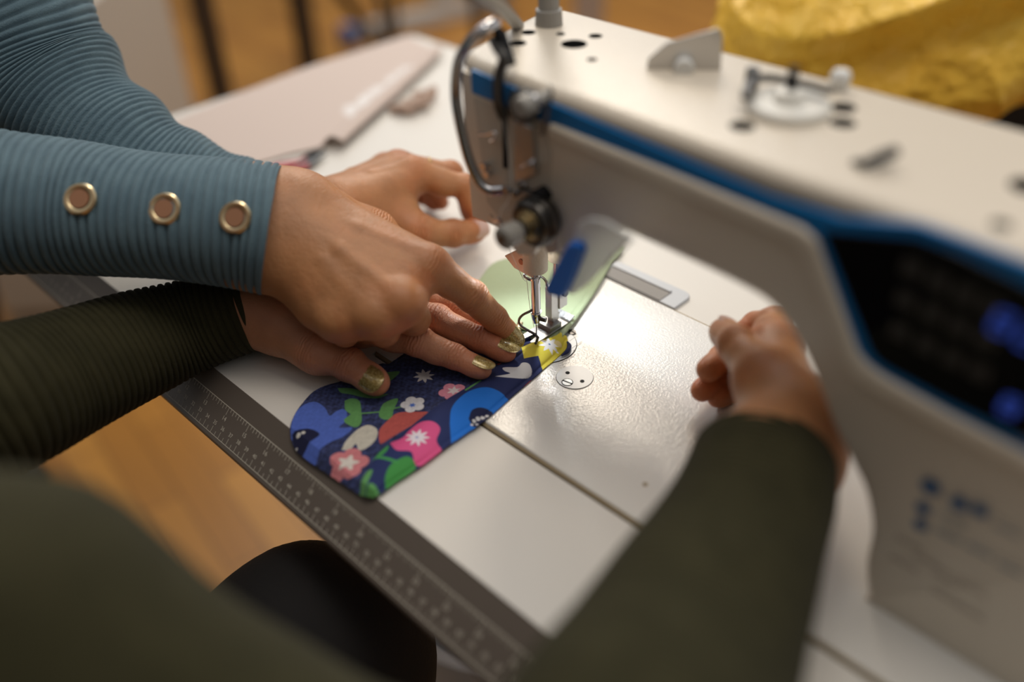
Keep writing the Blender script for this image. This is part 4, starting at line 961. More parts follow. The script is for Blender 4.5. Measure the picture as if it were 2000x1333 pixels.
# top of the machine: holes, post, bobbin winder
ZT = .214
def topdisc(name, u, v_, r, mat, h=.0004, squash=None):
    q = onz(u, v_, ZT); b = MB(); b.lathe((q[0], q[1], ZT - .0001), (0, 0, 1), [(0, r), (h, r)], 28); return b.build(name, mat, SM)
for (u, v_, r) in ((1121, 87, .0078), (1012, 85, .0050), (1032, 64, .0045), (1163, 71, .0042), (1095, 67, .0028), (1156, 117, .0030), (1449, 247, .0062), (1646, 211, .0066), (1646, 241, .0062), (1955, 440, .0040), (2010, 365, .008)):
    topdisc('oil_plug', u, v_, r, HOLE)
q = onz(1072, 48, ZT); b = MB(); b.lathe((q[0], q[1], ZT), (0, 0, 1), [(0, .0088), (.0095, .0082), (.010, .0066), (.09, .0066)], 28); b.build('thread_post', GREYP, SM, smooth=True, angle=30)
cb = [onz(u, v_, z) for u, v_, z in ((900, -40, .30), (950, -5, .27), (985, 20, .24), (1010, 48, .216), (1016, 58, .206))]
b = MB(); b.tube(cb, .0038, 12, smooth=8); b.build('grey_cable', GREYP, SM, smooth=True)
# thread cutter plate
q0 = onz(1262, 134, ZT); q1 = onz(1408, 136, ZT); hh = np.array([0, 0, 1.])
def up_(u, v_): return onpl(u, v_, q0, np.cross(q1 - q0, hh))
b = MB(); b.prism([up_(u, v_) for u, v_ in ((1262, 134), (1408, 138), (1411, 66), (1402, 54), (1302, 82), (1266, 114))], nrm(np.cross(q1 - q0, hh)) * .0012); b.build('cutter_plate', STEEL, SM, bevel=.0003)
q = up_(1335, 126); b = MB(); kd = nrm(np.cross(q0 - q1, hh)); kd = kd if kd @ (CAM - q) > 0 else -kd; b.lathe(q, kd, [(-.003, .004), (.006, .0056), (.009, .0050)], 20); b.build('cutter_knob', WHITEP, SM, smooth=True, angle=30)
# bobbin winder
q = onz(1538, 216, ZT); b = MB(); b.lathe((q[0], q[1], ZT), (0, 0, 1), [(0, .020), (.0035, .0205), (.0050, .019), (.0052, .008), (.010, .0065), (.011, .003)], 40); bw = b.build('bobbin_winder', nmat('frosted_plastic', (.78, .76, .70), .35), SM, smooth=True, angle=30)
MB().cyl((q[0], q[1], ZT + .008), (q[0], q[1], ZT + .022), .0024).build('winder_spindle', BLACK, bw, smooth=True, angle=30)
b = MB(); p = [onz(u, v_, ZT + .010) for u, v_ in ((1458, 190), (1470, 160), (1500, 152), (1560, 162), (1625, 178))]; b.tube(p, .0020, 8, flat=1.5); b.lathe(onz(1465, 178, ZT), (0, 0, 1), [(0, .0038), (.012, .0034)], 16); b.build('winder_arm', DARKMET, SM, smooth=True, angle=30)
q = onz(1640, 160, ZT + .004); b = MB(); b.lathe(q, (0, 0, 1), [(-.005, .004), (.003, .0055), (.006, .004)], 20); b.build('winder_knob', WHITEP, SM, smooth=True, angle=30)
b = MB(); b.tube([onz(u, v_, ZT + z) for u, v_, z in ((1668, 316, .001), (1690, 318, .003), (1715, 308, .005), (1748, 296, .006))], [.0014, .0019, .0026, .0026], 10, flat=1.2); b.build('winder_latch', BLACK, SM, smooth=True)
# thread from the take-up to the needle
b = MB(); b.tube([F_(985, 232, .004), F_(1000, 372, .011), F_(975, 432, .014), onpl(1022, 545, (0, -.004, 0), (0, 1, 0)), (-.006, -.003, .054), (-.0042, -.002, .030), (-.0008, -.0012, .012), (0, 0, .004)], .00022, 5, smooth=3); b.build('needle_thread', nmat('white_thread', (.75, .74, .70), .7), SM, smooth=True)

# ------------------------------------------------------------------ printed fabric
def inpoly(P, poly):
    x, y = P[:, 0], P[:, 1]; r = np.zeros(len(P), bool); q = np.array(poly); n = len(q); j = n - 1
    for i in range(n):
        xi, yi, xj, yj = q[i][0], q[i][1], q[j][0], q[j][1]
        if yi != yj:
            c = ((yi > y) != (yj > y)) & (x < (xj - xi) * (y - yi) / (yj - yi) + xi); r ^= c
        j = i
    return r
def dseg(P, a, b):
    a = np.array(a); b = np.array(b); ab = b - a; t = np.clip(((P - a) @ ab) / (ab @ ab + 1e-15), 0, 1); return np.linalg.norm(P - a - t[:, None] * ab, axis=1)
def dpoly(P, poly, closed=True):
    d = np.full(len(P), 9.0); n = len(poly)
    for i in range(n if closed else n - 1): d = np.minimum(d, dseg(P, poly[i], poly[(i + 1) % n]))
    return d
def fz(cx, cy, z=.003):
    """trace coordinates (7/20 photo pixels) -> point on the cloth"""
    return onz(460 + cx * .35, 560 + cy * .35, z)[:2]
def fp_(pts, z=.003, sm=True):
    q = [fz(a, b, z) for a, b in pts]
    if sm: q = list(catmull(np.array([(x, y, 0) for x, y in q + [q[0]]]), 4)[:-1, :2])
    return q
NAVY = (.013, .021, .088); DENIM = (.030, .040, .115)
SHAPES = [
 ('poly', [(305,800),(330,710),(390,655),(450,645),(500,680),(525,722),(560,700),(600,685),(624,712),(606,760),(580,790),(652,790),(600,840),(540,865),(480,905),(430,958),(365,935),(352,905),(410,868),(470,828),(430,800),(380,795),(310,830)], (.075,.135,.50), True),
 ('poly', [(310,812),(370,795),(430,800),(468,828),(410,870),(352,905),(320,860)], (.008,.010,.045), True),
 ('dot', (350,825), 13, (.62,.60,.55)), ('dot', (378,815), 11, (.62,.60,.55)), ('dot', (330,868), 7, (.5,.5,.5)),
 ('poly', [(570,570),(640,572),(720,592),(790,606),(852,598),(800,622),(730,624),(640,606),(588,596)], (.105,.26,.085), True),
 ('poly', [(835,480),(916,477),(882,515),(845,532)], (.105,.26,.085), True),
 ('poly', [(610,640),(650,628),(692,642),(702,700),(702,760),(672,787),(620,768),(606,742),(642,716),(612,690)], (.115,.30,.095), True),
 ('line', [(690,712),(800,702),(940,668)], 5, (.115,.30,.095)),
 ('poly', [(800,705),(830,650),(906,625),(882,690),(872,730),(842,746),(805,732)], (.115,.30,.095), True),
 ('poly', [(800,850),(805,800),(860,740),(900,708),(960,700),(1060,702),(1072,722),(1000,772),(900,832),(850,862),(810,882)], (.48,.095,.085), True),
 ('flower', (990,658), 62, (.70,.70,.74), 5, .2), ('star', (987,663), 19, (.06,.16,.62), 6, 0.),
 ('poly', [(592,916),(620,860),(680,800),(740,775),(790,800),(786,850),(750,890),(692,916),(672,880),(640,912)], (.58,.55,.47), True),
 ('flower', (630,985), 96, (.62,.21,.23), 5, .9), ('star', (628,985), 56, (.72,.66,.60), 5, .9),
 ('flower', (1212,588), 72, (.72,.28,.38), 5, .3), ('star', (1218,582), 38, (.78,.70,.72), 6, .2),
 ('star', (1052,500), 58, (.62,.60,.60), 8, .2),
]
BAND_SHAPES = [
 ('poly', [(860,870),(930,845),(970,800),(1030,755),(1100,752),(1142,790),(1120,850),(1148,890),(1130,932),(1062,978),(1000,975),(980,920),(900,916)], (.68,.085,.24), True),
 ('star', (1015,842), 62, (.74,.66,.70), 9, .1), ('dot', (1012,842), 9, (.35,.35,.55)),
 ('poly', [(836,1128),(834,1060),(870,990),(960,945),(1004,986),(962,1040),(900,1092)], (.05,.27,.055), True),
 ('poly', [(712,948),(780,896),(852,884),(832,930),(762,957)], (.055,.30,.075), True),
 ('line', [(720,956),(800,950),(900,978)], 9, (.055,.30,.075)),
 ('poly', [(622,1102),(690,1050),(762,1018),(742,1080),(690,1164)], (.115,.32,.10), True), ('poly', [(708,1164),(748,1098),(792,1120),(802,1168),(750,1180)], (.10,.30,.085), True),
 ('poly', [(938,1062),(1030,985),(1105,950),(1062,985),(990,1032)], (.55,.46,.03), True),
 ('poly', [(1195,760),(1205,680),(1250,620),(1310,580),(1400,568),(1480,588),(1527,620),(1500,662),(1450,702),(1380,762),(1300,832),(1212,872)], (.012,.17,.68), True),
 ('poly', [(1300,730),(1320,685),(1370,668),(1430,680),(1425,712),(1380,745),(1330,765)], (.010,.014,.06), True),
 ('dot', (1330,735), 10, (.7,.7,.72)), ('dot', (1352,722), 12, (.7,.7,.72)), ('dot', (1378,714), 12, (.7,.7,.72)), ('dot', (1402,704), 10, (.7,.7,.72)), ('dot', (1318,752), 8, (.7,.7,.72)), ('dot', (1345,750), 7, (.7,.7,.72)),
 ('line', [(1285,572),(1365,528)], 7, (.12,.35,.10)),
 ('poly', [(1448,512),(1532,496),(1502,482),(1494,462),(1572,460),(1600,435),(1640,438),(1652,474),(1602,506),(1520,517)], (.76,.77,.80), True),
 ('poly', [(1585,562),(1640,510),(1676,498),(1652,542),(1610,580)], (.60,.05,.05), True),
 ('poly', [(1595,345),(1650,328),(1740,290),(1800,255),(1880,270),(1890,330),(1722,462),(1690,393),(1610,412)], (.72,.60,.055), False),
 ('star', (1752,335), 62, (.82,.80,.78), 8, .2), ('dot', (1800,318), 22, (.80,.66,.30)), ('dot', (1752,333), 6, (.10,.2,.4)),
]
UP_SHAPES = [('poly', [(1530,235),(1600,228),(1660,268),(1640,292),(1600,302),(1560,290)], (.04,.26,.72), False), ('poly', [(1560,250),(1610,245),(1640,270),(1600,280)], (.72,.75,.80), True), ('poly', [(1455,436),(1500,430),(1480,446)], (.6,.04,.06), True)]
def paint(P, col, shapes, z):
    for s in shapes:
        if s[0] == 'poly': m = inpoly(P, fp_(s[1], z, s[3])); c = s[2]
        elif s[0] == 'dot':
            c0 = fz(*s[1], z); r = s[2] * .35 / 2850; m = np.hypot(*(P - c0).T) < r; c = s[3]
        elif s[0] == 'line':
            m = dpoly(P, [fz(a, b, z) for a, b in s[1]], False) < s[2] * .35 / 2850; c = s[3]
        else:
            c0 = fz(*s[1], z); d = P - c0; rr = np.hypot(d[:, 0], d[:, 1]); an = np.arctan2(d[:, 1], d[:, 0]); R0 = s[2] * .35 / 2850 * 1.05
            if s[0] == 'flower': lim = R0 * (.74 + .30 * np.abs(np.cos((an - s[5]) * s[4] / 2))**.7)
            else:
                f = np.abs(((an - s[5]) * s[4] / (2 * np.pi)) % 1 - .5) * 2; lim = R0 * (.48 + .52 * f**1.3)
            m = rr < lim; c = s[3]
        col[m] = c
OUT = [(720,1160),(790,1166),(900,1090),(1060,985),(1215,868),(1390,750),(1560,600),(1680,498),(1720,460),(1786,406),(1846,349),(1857,314),(1846,280),(1790,262),(1700,270),(1640,215),(1560,195),(1400,150),(1200,200),(900,400),(850,430),(800,432),(600,522),(520,545),(440,580),(380,640),(330,710),(300,790),(310,850),(360,905),(450,970),(620,1090)]
out_xy = fp_(OUT, .003, False)
out_xy = [tuple(q) for q in catmull(np.array([(x, y, 0) for x, y in out_xy + [out_xy[0]]]), 4)[:-1, :2]]
FOLD = [fz(a, b) for a, b in ((1640,285),(1600,340),(1480,440),(1360,525),(1200,620),(1065,715),(900,850),(800,935),(740,1010),(700,1095),(680,1170))]
st = .00032; oa = np.array(out_xy); x0, y0 = oa.min(0) - st; x1, y1 = oa.max(0) + st
gx = np.arange(x0, x1, st); gy = np.arange(y0, y1, st); GX, GY = np.meshgrid(gx, gy, indexing='ij'); Pxy = np.stack([GX.ravel(), GY.ravel()], 1)
ins = inpoly(Pxy, out_xy)
edge_band = np.array(FOLD)
right_edge = [fz(a, b) for a, b in ((790,1166),(900,1090),(1060,985),(1215,868),(1390,750),(1560,600),(1680,498),(1720,460),(1786,406),(1846,349),(1857,314))]
bandpoly = FOLD + right_edge[:0] + [fz(a, b) for a, b in ((790,1190),(910,1110),(1070,1005),(1225,890),(1400,770),(1570,620),(1690,520),(1740,470),(1890,330),(1870,265),(1800,240))]
Pi = Pxy[ins]; inb = inpoly(Pi, bandpoly)
dfold = dpoly(Pi, FOLD, False); dre = dpoly(Pi, right_edge, False); dout = dpoly(Pi, out_xy)
near = np.clip((Pi[:, 1] + .075) / .075, 0, 1)                       # 1 close to the needle
wv = smooth_noise(np.c_[Pi, np.zeros(len(Pi))], 90, 31); wv2 = smooth_noise(np.c_[Pi, np.zeros(len(Pi))], 260, 32)
Z = .0031 + .0006 * wv + .00015 * wv2
Hb = .0030 + .0030 * near
u = dfold / (dfold + dre + 1e-9)
Z += inb * Hb * np.sin(np.clip(u * 1.0 + .12, 0, 1) * np.pi)**.55 * np.clip(dfold / .0016, 0, 1)**.5
Z += .0008 * np.exp(-(dfold / .003)**2) * (~inb)
Z = np.maximum(Z - .0018 * np.exp(-(dout / .0022)**2), .0029)
# cloth pressed down under the presser foot and over the front bevel of the table
r_ = np.hypot(Pi[:, 0] - .001, (Pi[:, 1] - .006) * .6); Z = np.where(r_ < .011, np.minimum(Z, .0031 + .3 * np.maximum(r_ - .007, 0)), Z)
over = np.maximum(YF - .0005 - Pi[:, 1], 0); Z = Z - over * .99
fine = smooth_noise(np.c_[Pi, np.zeros(len(Pi))], 2600, 33) * .5 + smooth_noise(np.c_[Pi, np.zeros(len(Pi))], 1200, 34) * .5
def soft(fn):
    return sum(fn(Pi + np.array(d) * st * .5) for d in ((.5, .2), (-.2, .5), (-.5, -.2), (.2, -.5))) / 4
def band_(P):
    c = np.tile(np.array(NAVY) * 1.25, (len(P), 1)); paint(P, c, BAND_SHAPES, .006); return c
def back_(P):
    c = np.tile(np.array(DENIM), (len(P), 1)); c *= (1 + .55 * np.clip(fine, -.8, 1.2))[:, None]; paint(P, c, SHAPES, .003); c *= (1 + .10 * fine)[:, None]; paint(P, c, UP_SHAPES, .003); return c
col = soft(back_); cb_ = soft(band_); col[inb] = cb_[inb]
idm = np.full(GX.size, -1); idm[np.where(ins)[0]] = np.arange(ins.sum()); idm = idm.reshape(GX.shape)
a_, b_, c_, d_ = idm[:-1, :-1], idm[1:, :-1], idm[1:, 1:], idm[:-1, 1:]; ok = (a_ >= 0) & (b_ >= 0) & (c_ >= 0) & (d_ >= 0)
Fq = np.stack([a_[ok], b_[ok], c_[ok], d_[ok]], 1)
CLOTH = attr_color(nmat('printed_cotton', (.1, .1, .2), .78, spec=.25, sheen=.1, bump=[('noise', 2200, .25, .0004)]), 'print')
FB = thing('printed_fabric', 'navy floral printed fabric piece with a folded edge lying under the presser foot', 'fabric', (-.02, -.06, 0))
o = mesh_obj('printed_cloth', np.c_[Pi, Z], Fq, CLOTH, FB, cols={'print': col}); sd = o.modifiers.new('thickness', 'SOLIDIFY'); sd.thickness = .0005; sd.offset = -1
# rolled end of the folded hem beside the needle, navy inside
e0 = onz(1108, 690, .005)
b = MB(); b.tube([onz(1097, 695, .0036), onz(1108, 686, .0042), onz(1112, 676, .0042), onz(1108, 668, .004)], [.0006, .0016, .0016, .0006], 14, smooth=4); o = b.build('hem_end', nmat('navy_cotton', (.012, .02, .10), .8), FB, smooth=True)
# pale green lining beyond the foot
LG = nmat('green_cotton', (.42, .50, .31), .8, spec=.2, sheen=.1, var=(300, .3, (.46, .54, .35)), bump=[('noise', 2600, .25, .0004)])
lin_px = [(925, 565), (940, 540), (962, 513), (990, 502), (1040, 485), (1120, 470), (1215, 478), (1196, 512), (1180, 545), (1148, 596), (1104, 657), (1088, 668), (1062, 662), (1030, 660), (1012, 640), (985, 628), (950, 606)]
lo_ = [tuple(onz(a, b, .004)[:2]) for a, b in lin_px]; lo_ = [tuple(q) for q in catmull(np.array([(x, y, 0) for x, y in lo_ + [lo_[0]]]), 4)[:-1, :2]]
def flat_cloth(name, out, z, mat, parent, st=.0012, amp=.0006, sc_=70, seed=1, extra=None, thick=.0006, cols=None):
    oa = np.array(out); gx = np.arange(*(oa[:, 0].min() - st, oa[:, 0].max() + st), st); gy = np.arange(oa[:, 1].min() - st, oa[:, 1].max() + st, st)
    GX, GY = np.meshgrid(gx, gy, indexing='ij'); P = np.stack([GX.ravel(), GY.ravel()], 1); ins = inpoly(P, out); Pi = P[ins]
    Z = z + amp * (1 + smooth_noise(np.c_[Pi, np.zeros(len(Pi))], sc_, seed))
    if extra: Z = extra(Pi, Z)
    idm = np.full(GX.size, -1); idm[np.where(ins)[0]] = np.arange(ins.sum()); idm = idm.reshape(GX.shape)
    a_, b_, c_, d_ = idm[:-1, :-1], idm[1:, :-1], idm[1:, 1:], idm[:-1, 1:]; ok = (a_ >= 0) & (b_ >= 0) & (c_ >= 0) & (d_ >= 0)
    o = mesh_obj(name, np.c_[Pi, Z], np.stack([a_[ok], b_[ok], c_[ok], d_[ok]], 1), mat, parent, cols={'print': cols(Pi)} if cols else None)
    if thick: m = o.modifiers.new('thickness', 'SOLIDIFY'); m.thickness = thick; m.offset = -1
    return o
re_l = [onz(a, b, .004)[:2] for a, b in ((1215, 478), (1196, 512), (1180, 545), (1148, 596), (1104, 657))]
def lin_z(P, Z):
    d = dpoly(P, re_l, False); return Z + .0016 * np.exp(-((d - .0022) / .002)**2) - .0006 * np.exp(-((d - .0062) / .0006)**2)
o = flat_cloth('lining', lo_, .0034, LG, FB, st=.0006, amp=.0007, sc_=60, seed=4, extra=lin_z); o['label'] = 'pale green lining'
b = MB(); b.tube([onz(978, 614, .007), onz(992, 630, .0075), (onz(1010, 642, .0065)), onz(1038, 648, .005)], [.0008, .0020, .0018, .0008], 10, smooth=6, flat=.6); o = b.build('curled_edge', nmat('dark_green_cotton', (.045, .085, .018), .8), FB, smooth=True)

# ------------------------------------------------------------------ on the table behind
PINK = nmat('pink_cotton', (.62, .50, .46), .75, spec=.25, sheen=.1)
pk_px = [(340, 228), (480, 172), (640, 112), (760, 68), (792, 60), (868, 104), (800, 170), (738, 228), (672, 288), (640, 283), (560, 300), (500, 316), (400, 330), (300, 300)]
pk = [tuple(onz(a, b, .004)[:2]) for a, b in pk_px]
pfold = [onz(a, b, .004)[:2] for a, b in ((868, 104), (800, 170), (738, 228), (672, 288))]
def pk_z(P, Z):
    d = dpoly(P, pfold, False); Z = Z - 2.5 * np.maximum(TX0 - .0055 - P[:, 0], 0); return Z + .011 * np.sqrt(np.clip(1 - ((d - .012) / .0125)**2, 0, 1))
prnt = [(a, b) for a in range(690, 800, 16) for b in (0, 1)]
def pk_c(P):
    c = np.tile(np.array((.62, .515, .465)), (len(P), 1)); q = []
    for k in range(9):
        t = k / 8; u = 682 + 108 * t; v_ = 214 - 76 * t
        for dx, dy in ((0, 0), (6, 6), (2, -8)):
            if (k * 3 + dx) % 4 != 1: c[np.hypot(*(P - onz(u + dx, v_ + dy, .004)[:2]).T) < .0075] = (.80, .77, .76)
    return c
PK = flat_cloth('pink_cloth', pk, .0012, attr_color(PINK, 'print'), None, st=.002, amp=.0012, sc_=22, seed=8, extra=pk_z, cols=pk_c)
tag(PK, 'pale pink cloth with a rolled edge spread over the far left of the table', 'cloth')
# thread snips
SNP = thing('thread_snips', 'red handled thread snips with black blades lying on the table by the pink cloth', 'scissors', tuple(onz(590, 322, 0)))
def sn_(u, v_, z=.004): return onz(u, v_, z)
b = MB(); b.prism([sn_(500, 338, .003), sn_(545, 322, .003), sn_(585, 316, .003), sn_(604, 306, .003), sn_(597, 318, .003), sn_(560, 333, .003), sn_(512, 350, .003)], (0, 0, .0035)); b.build('handle', nmat('red_plastic', (.36, .012, .012), .4), SNP, bevel=.0015)
b = MB(); b.prism([sn_(512, 352, .003), sn_(560, 337, .003), sn_(596, 325, .003), sn_(606, 322, .003), sn_(604, 330, .003), sn_(570, 345, .003), sn_(520, 362, .003)], (0, 0, .0035)); b.build('handle', nmat('red_plastic_b', (.36, .012, .012), .4), SNP, bevel=.0015)
b = MB(); b.prism([sn_(578, 318), sn_(606, 300), sn_(634, 295), sn_(606, 314), sn_(585, 322)], (0, 0, .0022)); b.build('blade', BLACK, SNP)
b = MB(); b.prism([sn_(583, 325, .0035), sn_(610, 315, .0035), sn_(640, 300, .0035), (sn_(612, 323, .0035)), sn_(592, 330, .0035)], (0, 0, .0022)); b.build('blade', DARKMET, SNP)
# small beige scraps by the rolled edge
SCR = nmat('beige_cotton', (.50, .36, .29), .8, bump=[('noise', 300, .4, .001)])
for k, (u, v_, s_, lb) in enumerate(((792, 212, .012, 'beige fabric scrap lying nearest to the rolled edge of the pink cloth'), (816, 202, .013, 'beige fabric scrap in the middle of the small heap by the pink cloth'), (832, 186, .011, 'beige fabric scrap farthest from the snips behind the small heap'))):
    c = onz(u, v_, .007); o = blob('fabric_scrap', [(c - np.array([s_, .004, .002]), c + np.array([s_ * .6, .006, .001]), .007, .005), (c, c + np.array([.002, s_, .004]), .005, .004)], SCR, None, h=.0025, k=.008, noise=(.0018, 400, k))
    tag(o, lb, 'fabric scrap', 'beige scraps by the pink cloth')

# ------------------------------------------------------------------ room behind
DW = nmat('dark_stained_wood', (.035, .020, .010), .5)
WT = thing('work_table', 'dark legged work table standing on the wooden floor behind the helper', 'table', (-1.9, 1.1, FLOOR))
def post(px, pd, wdt, z0=FLOOR, z1=-.03, lean=(0, 0)):
    q = at(px[0], px[1], pd); b = MB(); h = wdt / 2
    t = np.array([q[0] + lean[0], q[1] + lean[1]]); k = [(-h, -h), (h, -h), (h, h), (-h, h)]
    b.add([(q[0] + i, q[1] + j, z0) for i, j in k] + [(t[0] + i, t[1] + j, z1) for i, j in k], [(3, 2, 1, 0), (4, 5, 6, 7), (0, 1, 5, 4), (1, 2, 6, 5), (2, 3, 7, 6), (3, 0, 4, 7)]); return b, q
qs = []
for (px, pd) in (((412, 90), 2.25), ((592, 55), 2.55)):
    b, q = post(px, pd, .045); qs.append(q); b.build('leg', DW, WT, bevel=.003)
d01 = qs[1] - qs[0]; d01[2] = 0; L01 = np.linalg.norm(d01); d01 = d01 / L01; pq = np.array([-d01[1], d01[0], 0]); pq = pq if pq[0] < 0 else -pq
for q in qs:
    r = q + pq * .62; b = MB(); b.box((r[0], r[1], (FLOOR - .03) / 2), (.045, .045, -FLOOR - .03), [d01, pq, (0, 0, 1)]); b.build('leg', DW, WT, bevel=.003)
b = MB(); c = (qs[0] + qs[1]) / 2 + pq * .31; b.box((c[0], c[1], -.0125), (L01 + .25, .82, .035), [d01, pq, (0, 0, 1)]); b.build('tabletop', DW, WT, bevel=.003)
a = qs[1] * 1.0; b = MB(); b.cyl((a[0] + .01, a[1], -.12), (a[0] - .05 + .25 * d01[0] * 2, a[1] + .5 * d01[1], FLOOR + .05), .017, n=10); b.build('brace', DW, WT)
# pale drawer cabinet behind the helper
c = at(250, 100, 1.75); b = MB(); CB = thing('cabinet', 'pale grey drawer cabinet standing on the floor behind the helper\'s sleeve', 'cabinet', (c[0], c[1], FLOOR))
fx_ = nrm(np.array([ROT[0][0], ROT[0][1], 0])); fy_ = np.array([-fx_[1], fx_[0], 0]); r0 = at(385, 200, 2.1); r0[2] = 0
cc_ = r0 - fx_ * .19 - fy_ * .20
b.box((cc_[0], cc_[1], (FLOOR + .0) / 2 - .03), (.36, .40, -FLOOR - .06), [fx_, fy_, (0, 0, 1)]); CABM = nmat('cabinet_grey', (.42, .385, .34), .5); b.build('carcass', CABM, CB, bevel=.004)
for k, z in enumerate((-.165, -.37, -.575)):
    b = MB(); q = cc_ - fy_ * .208; b.box((q[0], q[1], z - .01), (.345, .018, .19), [fx_, fy_, (0, 0, 1)]); d = b.build('drawer', nmat('drawer_grey_%d' % k, (.50, .455, .40) if k else (.36, .33, .30), .5), CB, bevel=.003)
    b = MB(); q = cc_ - fy_ * .219 + fx_ * .10; b.cyl((q[0], q[1], z + .02), (q[0] - fy_[0] * .01, q[1] - fy_[1] * .01, z + .02), .014, n=18); b.build('knob', GREYP, d, smooth=True, angle=30)
# pale foot frame of another sewing station, with blue end cap
STM = nmat('station_frame_white', (.48, .47, .46), .45)
ST = thing('machine_stand', 'pale metal stand with a blue capped foot bar beyond the pink cloth', 'stand', tuple(at(770, 60, 3.1) * np.array([1, 1, 0]) + np.array([0, 0, FLOOR])))
p0, p1 = onz(690, 66, FLOOR + .035), onz(985, 0, FLOOR + .035)
dn = nrm(p1 - p0); side = np.array([-dn[1], dn[0], 0])
b = MB(); m0 = (p0 + p1) / 2; b.box(m0, (np.linalg.norm(p1 - p0), .07, .06), [dn, side, (0, 0, 1)]); b.build('foot_bar', STM, ST, bevel=.008)
b = MB(); b.box(p0 - dn * .02, (.05, .078, .068), [dn, side, (0, 0, 1)]); b.build('end_cap', nmat('cap_blue', (.02, .10, .36), .45), ST, bevel=.008)
b = MB(); q = p0 + dn * .42; b.box((q[0], q[1], -.33), (.09, .06, .76), [dn, side, (0, 0, 1)]); b.build('column', STM, ST, bevel=.006)
b = MB(); q = p0 + dn * .62; b.box((q[0], q[1], FLOOR + .13), (.16, .14, .12), [dn, side, (0, 0, 1)]); b.build('pedal_box', nmat('box_grey_blue', (.16, .20, .27), .5), ST, bevel=.01)
# dark chair leg set by the stand
CHM = nmat('dark_chair_metal', (.05, .045, .04), .4, metal=.3)
CH = thing('chair', 'dark metal chair standing on the floor beside the pale stand', 'chair', tuple(at(760, 30, 2.6) * np.array([1, 1, 0]) + np.array([0, 0, FLOOR])))
t_ = at(735, -30, 2.55); e_ = at(782, 70, 2.6)
c0 = np.array([t_[0], t_[1], 0]); e_ = np.array([e_[0], e_[1], FLOOR + .0])
for (ox, oy) in ((0, 0), (-.36, .0), (-.36, .36), (0, .36)):
    sx = .06 if ox == 0 else -.04; b = MB(); b.cyl((c0[0] + ox, c0[1] + oy, -.30), (c0[0] + ox + sx, c0[1] + oy + (.02 if oy == 0 else -.02), FLOOR), .013, n=12); b.build('leg', CHM, CH, smooth=True, angle=30)
b = MB(); b.box((c0[0] - .18, c0[1] + .18, -.285), (.42, .42, .03)); b.build('seat', CHM, CH, bevel=.01)
b = MB(); b.box((c0[0] - .38, c0[1] + .18, -.02), (.025, .38, .30)); b.box((c0[0] - .38, c0[1] + .02, -.15), (.02, .025, .26)); b.box((c0[0] - .38, c0[1] + .34, -.15), (.02, .025, .26)); b.build('backrest', CHM, CH, bevel=.008)
# pale upright of a further frame
q = at(1150, 20, 2.7); UP = thing('frame_upright', 'pale pinkish upright frame post on a foot behind the thread post', 'post', (q[0], q[1], FLOOR))
b = MB(); b.box((q[0], q[1], FLOOR / 2), (.085, .06, -FLOOR - .03), [fx_, fy_, (0, 0, 1)]); b.build('post', nmat('post_pale', (.42, .36, .33), .5), UP, bevel=.006)
b = MB(); b.box((q[0], q[1], FLOOR + .02), (.10, .5, .04), [fx_, fy_, (0, 0, 1)]); b.build('foot', nmat('post_foot', (.42, .36, .33), .5), UP, bevel=.006)

# chair behind the table with the yellow jacket over it
cj = at(1720, 60, .98); cj[2] = 0
BC = thing('chair', 'black padded chair behind the machine under the yellow jacket', 'chair', (cj[0], cj[1], FLOOR))
bx = fx_; by = fy_
BCM = nmat('black_upholstery', (.008, .008, .009), .7)
b = MB(); q = cj + bx * .08 + by * .02; b.box((q[0], q[1], -.15), (.50, .06, .40), [bx, by, (0, 0, 1)]); b.build('backrest', BCM, BC, bevel=.025, seg=4)
b = MB(); q = cj + bx * .08 + by * .28; b.box((q[0], q[1], -.30), (.48, .46, .07), [bx, by, (0, 0, 1)]); b.build('seat', BCM, BC, bevel=.02, seg=4)
for i in (-1, 1):
    for j in (-1, 1):
        r = q + bx * .2 * i + by * .19 * j; b = MB(); b.cyl((r[0], r[1], -.32), (r[0], r[1], FLOOR), .014, n=12); b.build('leg', CHM, BC, smooth=True, angle=30)
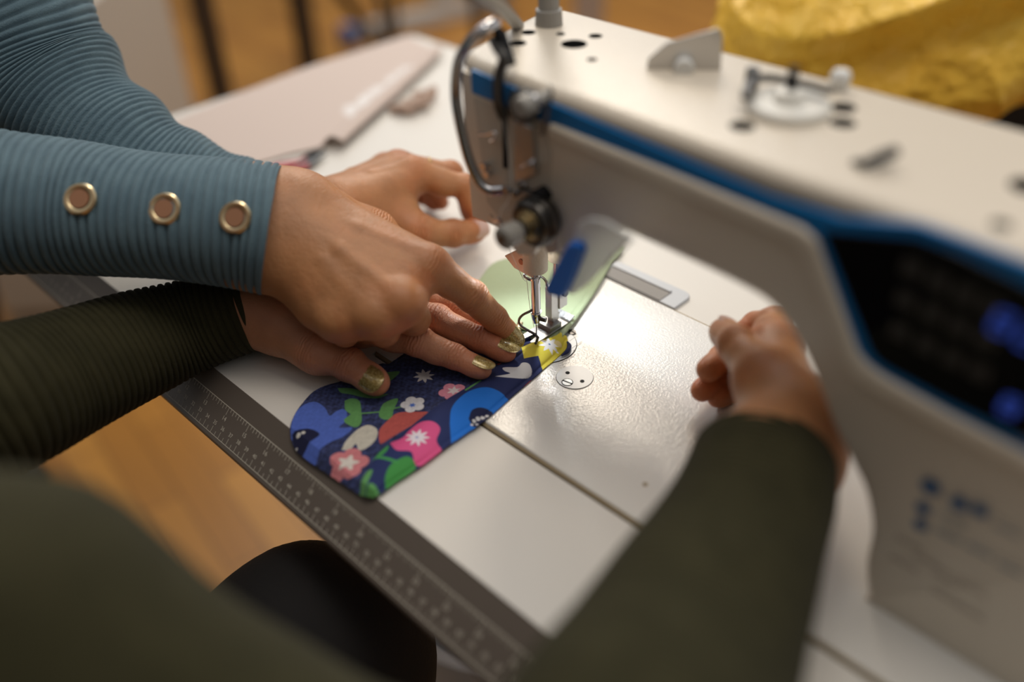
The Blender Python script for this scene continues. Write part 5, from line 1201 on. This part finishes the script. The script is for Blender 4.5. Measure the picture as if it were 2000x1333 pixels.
def jacket():
    S = []
    def J(u, v_, d): return at(u, v_, d)
    S += [(J(1475, 78, .98), J(1560, 40, .99), .034, .060), (J(1560, 30, .99), J(1700, 20, .98), .075, .085), (J(1700, 10, .98), J(1900, 20, .95), .085, .09), (J(1900, 0, .95), J(2120, -20, .93), .09, .09),
          (J(1560, 110, .99), J(1700, 150, .98), .040, .045), (J(1700, 150, .98), J(1860, 160, .96), .040, .040), (J(1860, 170, .955), J(2060, 90, .93), .022, .024), (J(1900, 90, .95), J(2100, 40, .93), .06, .06), (J(1700, 80, .98), J(1860, 90, .96), .06, .06)]
    pts = np.array([q for p in S for q in (p[0], p[1])]); G = SDF(pts.min(0) - .13, pts.max(0) + .13, .0035)
    for p in S: G.cone(p[0], p[1], p[2], p[3], k=.03)
    V, F = G.mesh(); N = nrm_rows(V, F)
    n1 = smooth_noise(V * np.array([1, 1, 2.2]), 15, 41); n2 = smooth_noise(V * np.array([1.6, 1, 1]), 42, 42)
    V = V + N * (.018 * (1 - 2 * np.abs(n1)**.8) + .0045 * (1 - 2 * np.abs(n2)**.7))[:, None]
    return V, F
V, F = jacket()
JK = mesh_obj('jacket', V, F, nmat('yellow_nylon', (.86, .51, .05), .45, spec=.45, var=(14, .6, (.90, .60, .08)), bump=[('noise', 22, .8, .03), ('noise', 70, .4, .008)]), None)
tag(JK, 'yellow puffy jacket draped over the black chair behind the machine', 'jacket')
# white storage tub below the table edge
q = np.array([-.14, .10, 0]); b = MB()
TUB = thing('storage_tub', 'white plastic tub on the floor under the table beside the black trousers', 'tub', (q[0], q[1], FLOOR))
b.lathe((q[0], q[1], FLOOR), (0, 0, 1), [(0, .13), (.32, .16), (.325, .17), (.335, .17), (.335, .156), (.02, .126)], 40); b.build('body', nmat('tub_white', (.62, .66, .70), .4), TUB, smooth=True, angle=30)
# stool of the sewer
SL = thing('stool', 'round black stool under the seated sewer', 'stool', (-.10, -.62, FLOOR))
MB().lathe((-.10, -.62, -.41), (0, 0, 1), [(0, .17), (.01, .185), (.05, .185), (.06, .17)], 36).build('seat', BCM, SL, smooth=True, angle=40)
MB().cyl((-.10, -.62, FLOOR + .05), (-.10, -.62, -.40), .025).build('column', CHROME, SL, smooth=True, angle=30)
b = MB()
for k in range(5): t = k * 2 * math.pi / 5; b.cyl((-.10, -.62, FLOOR + .06), (-.10 + .26 * math.cos(t), -.62 + .26 * math.sin(t), FLOOR + .018), .018, n=10)
b.build('base', CHROME, SL, smooth=True, angle=30)
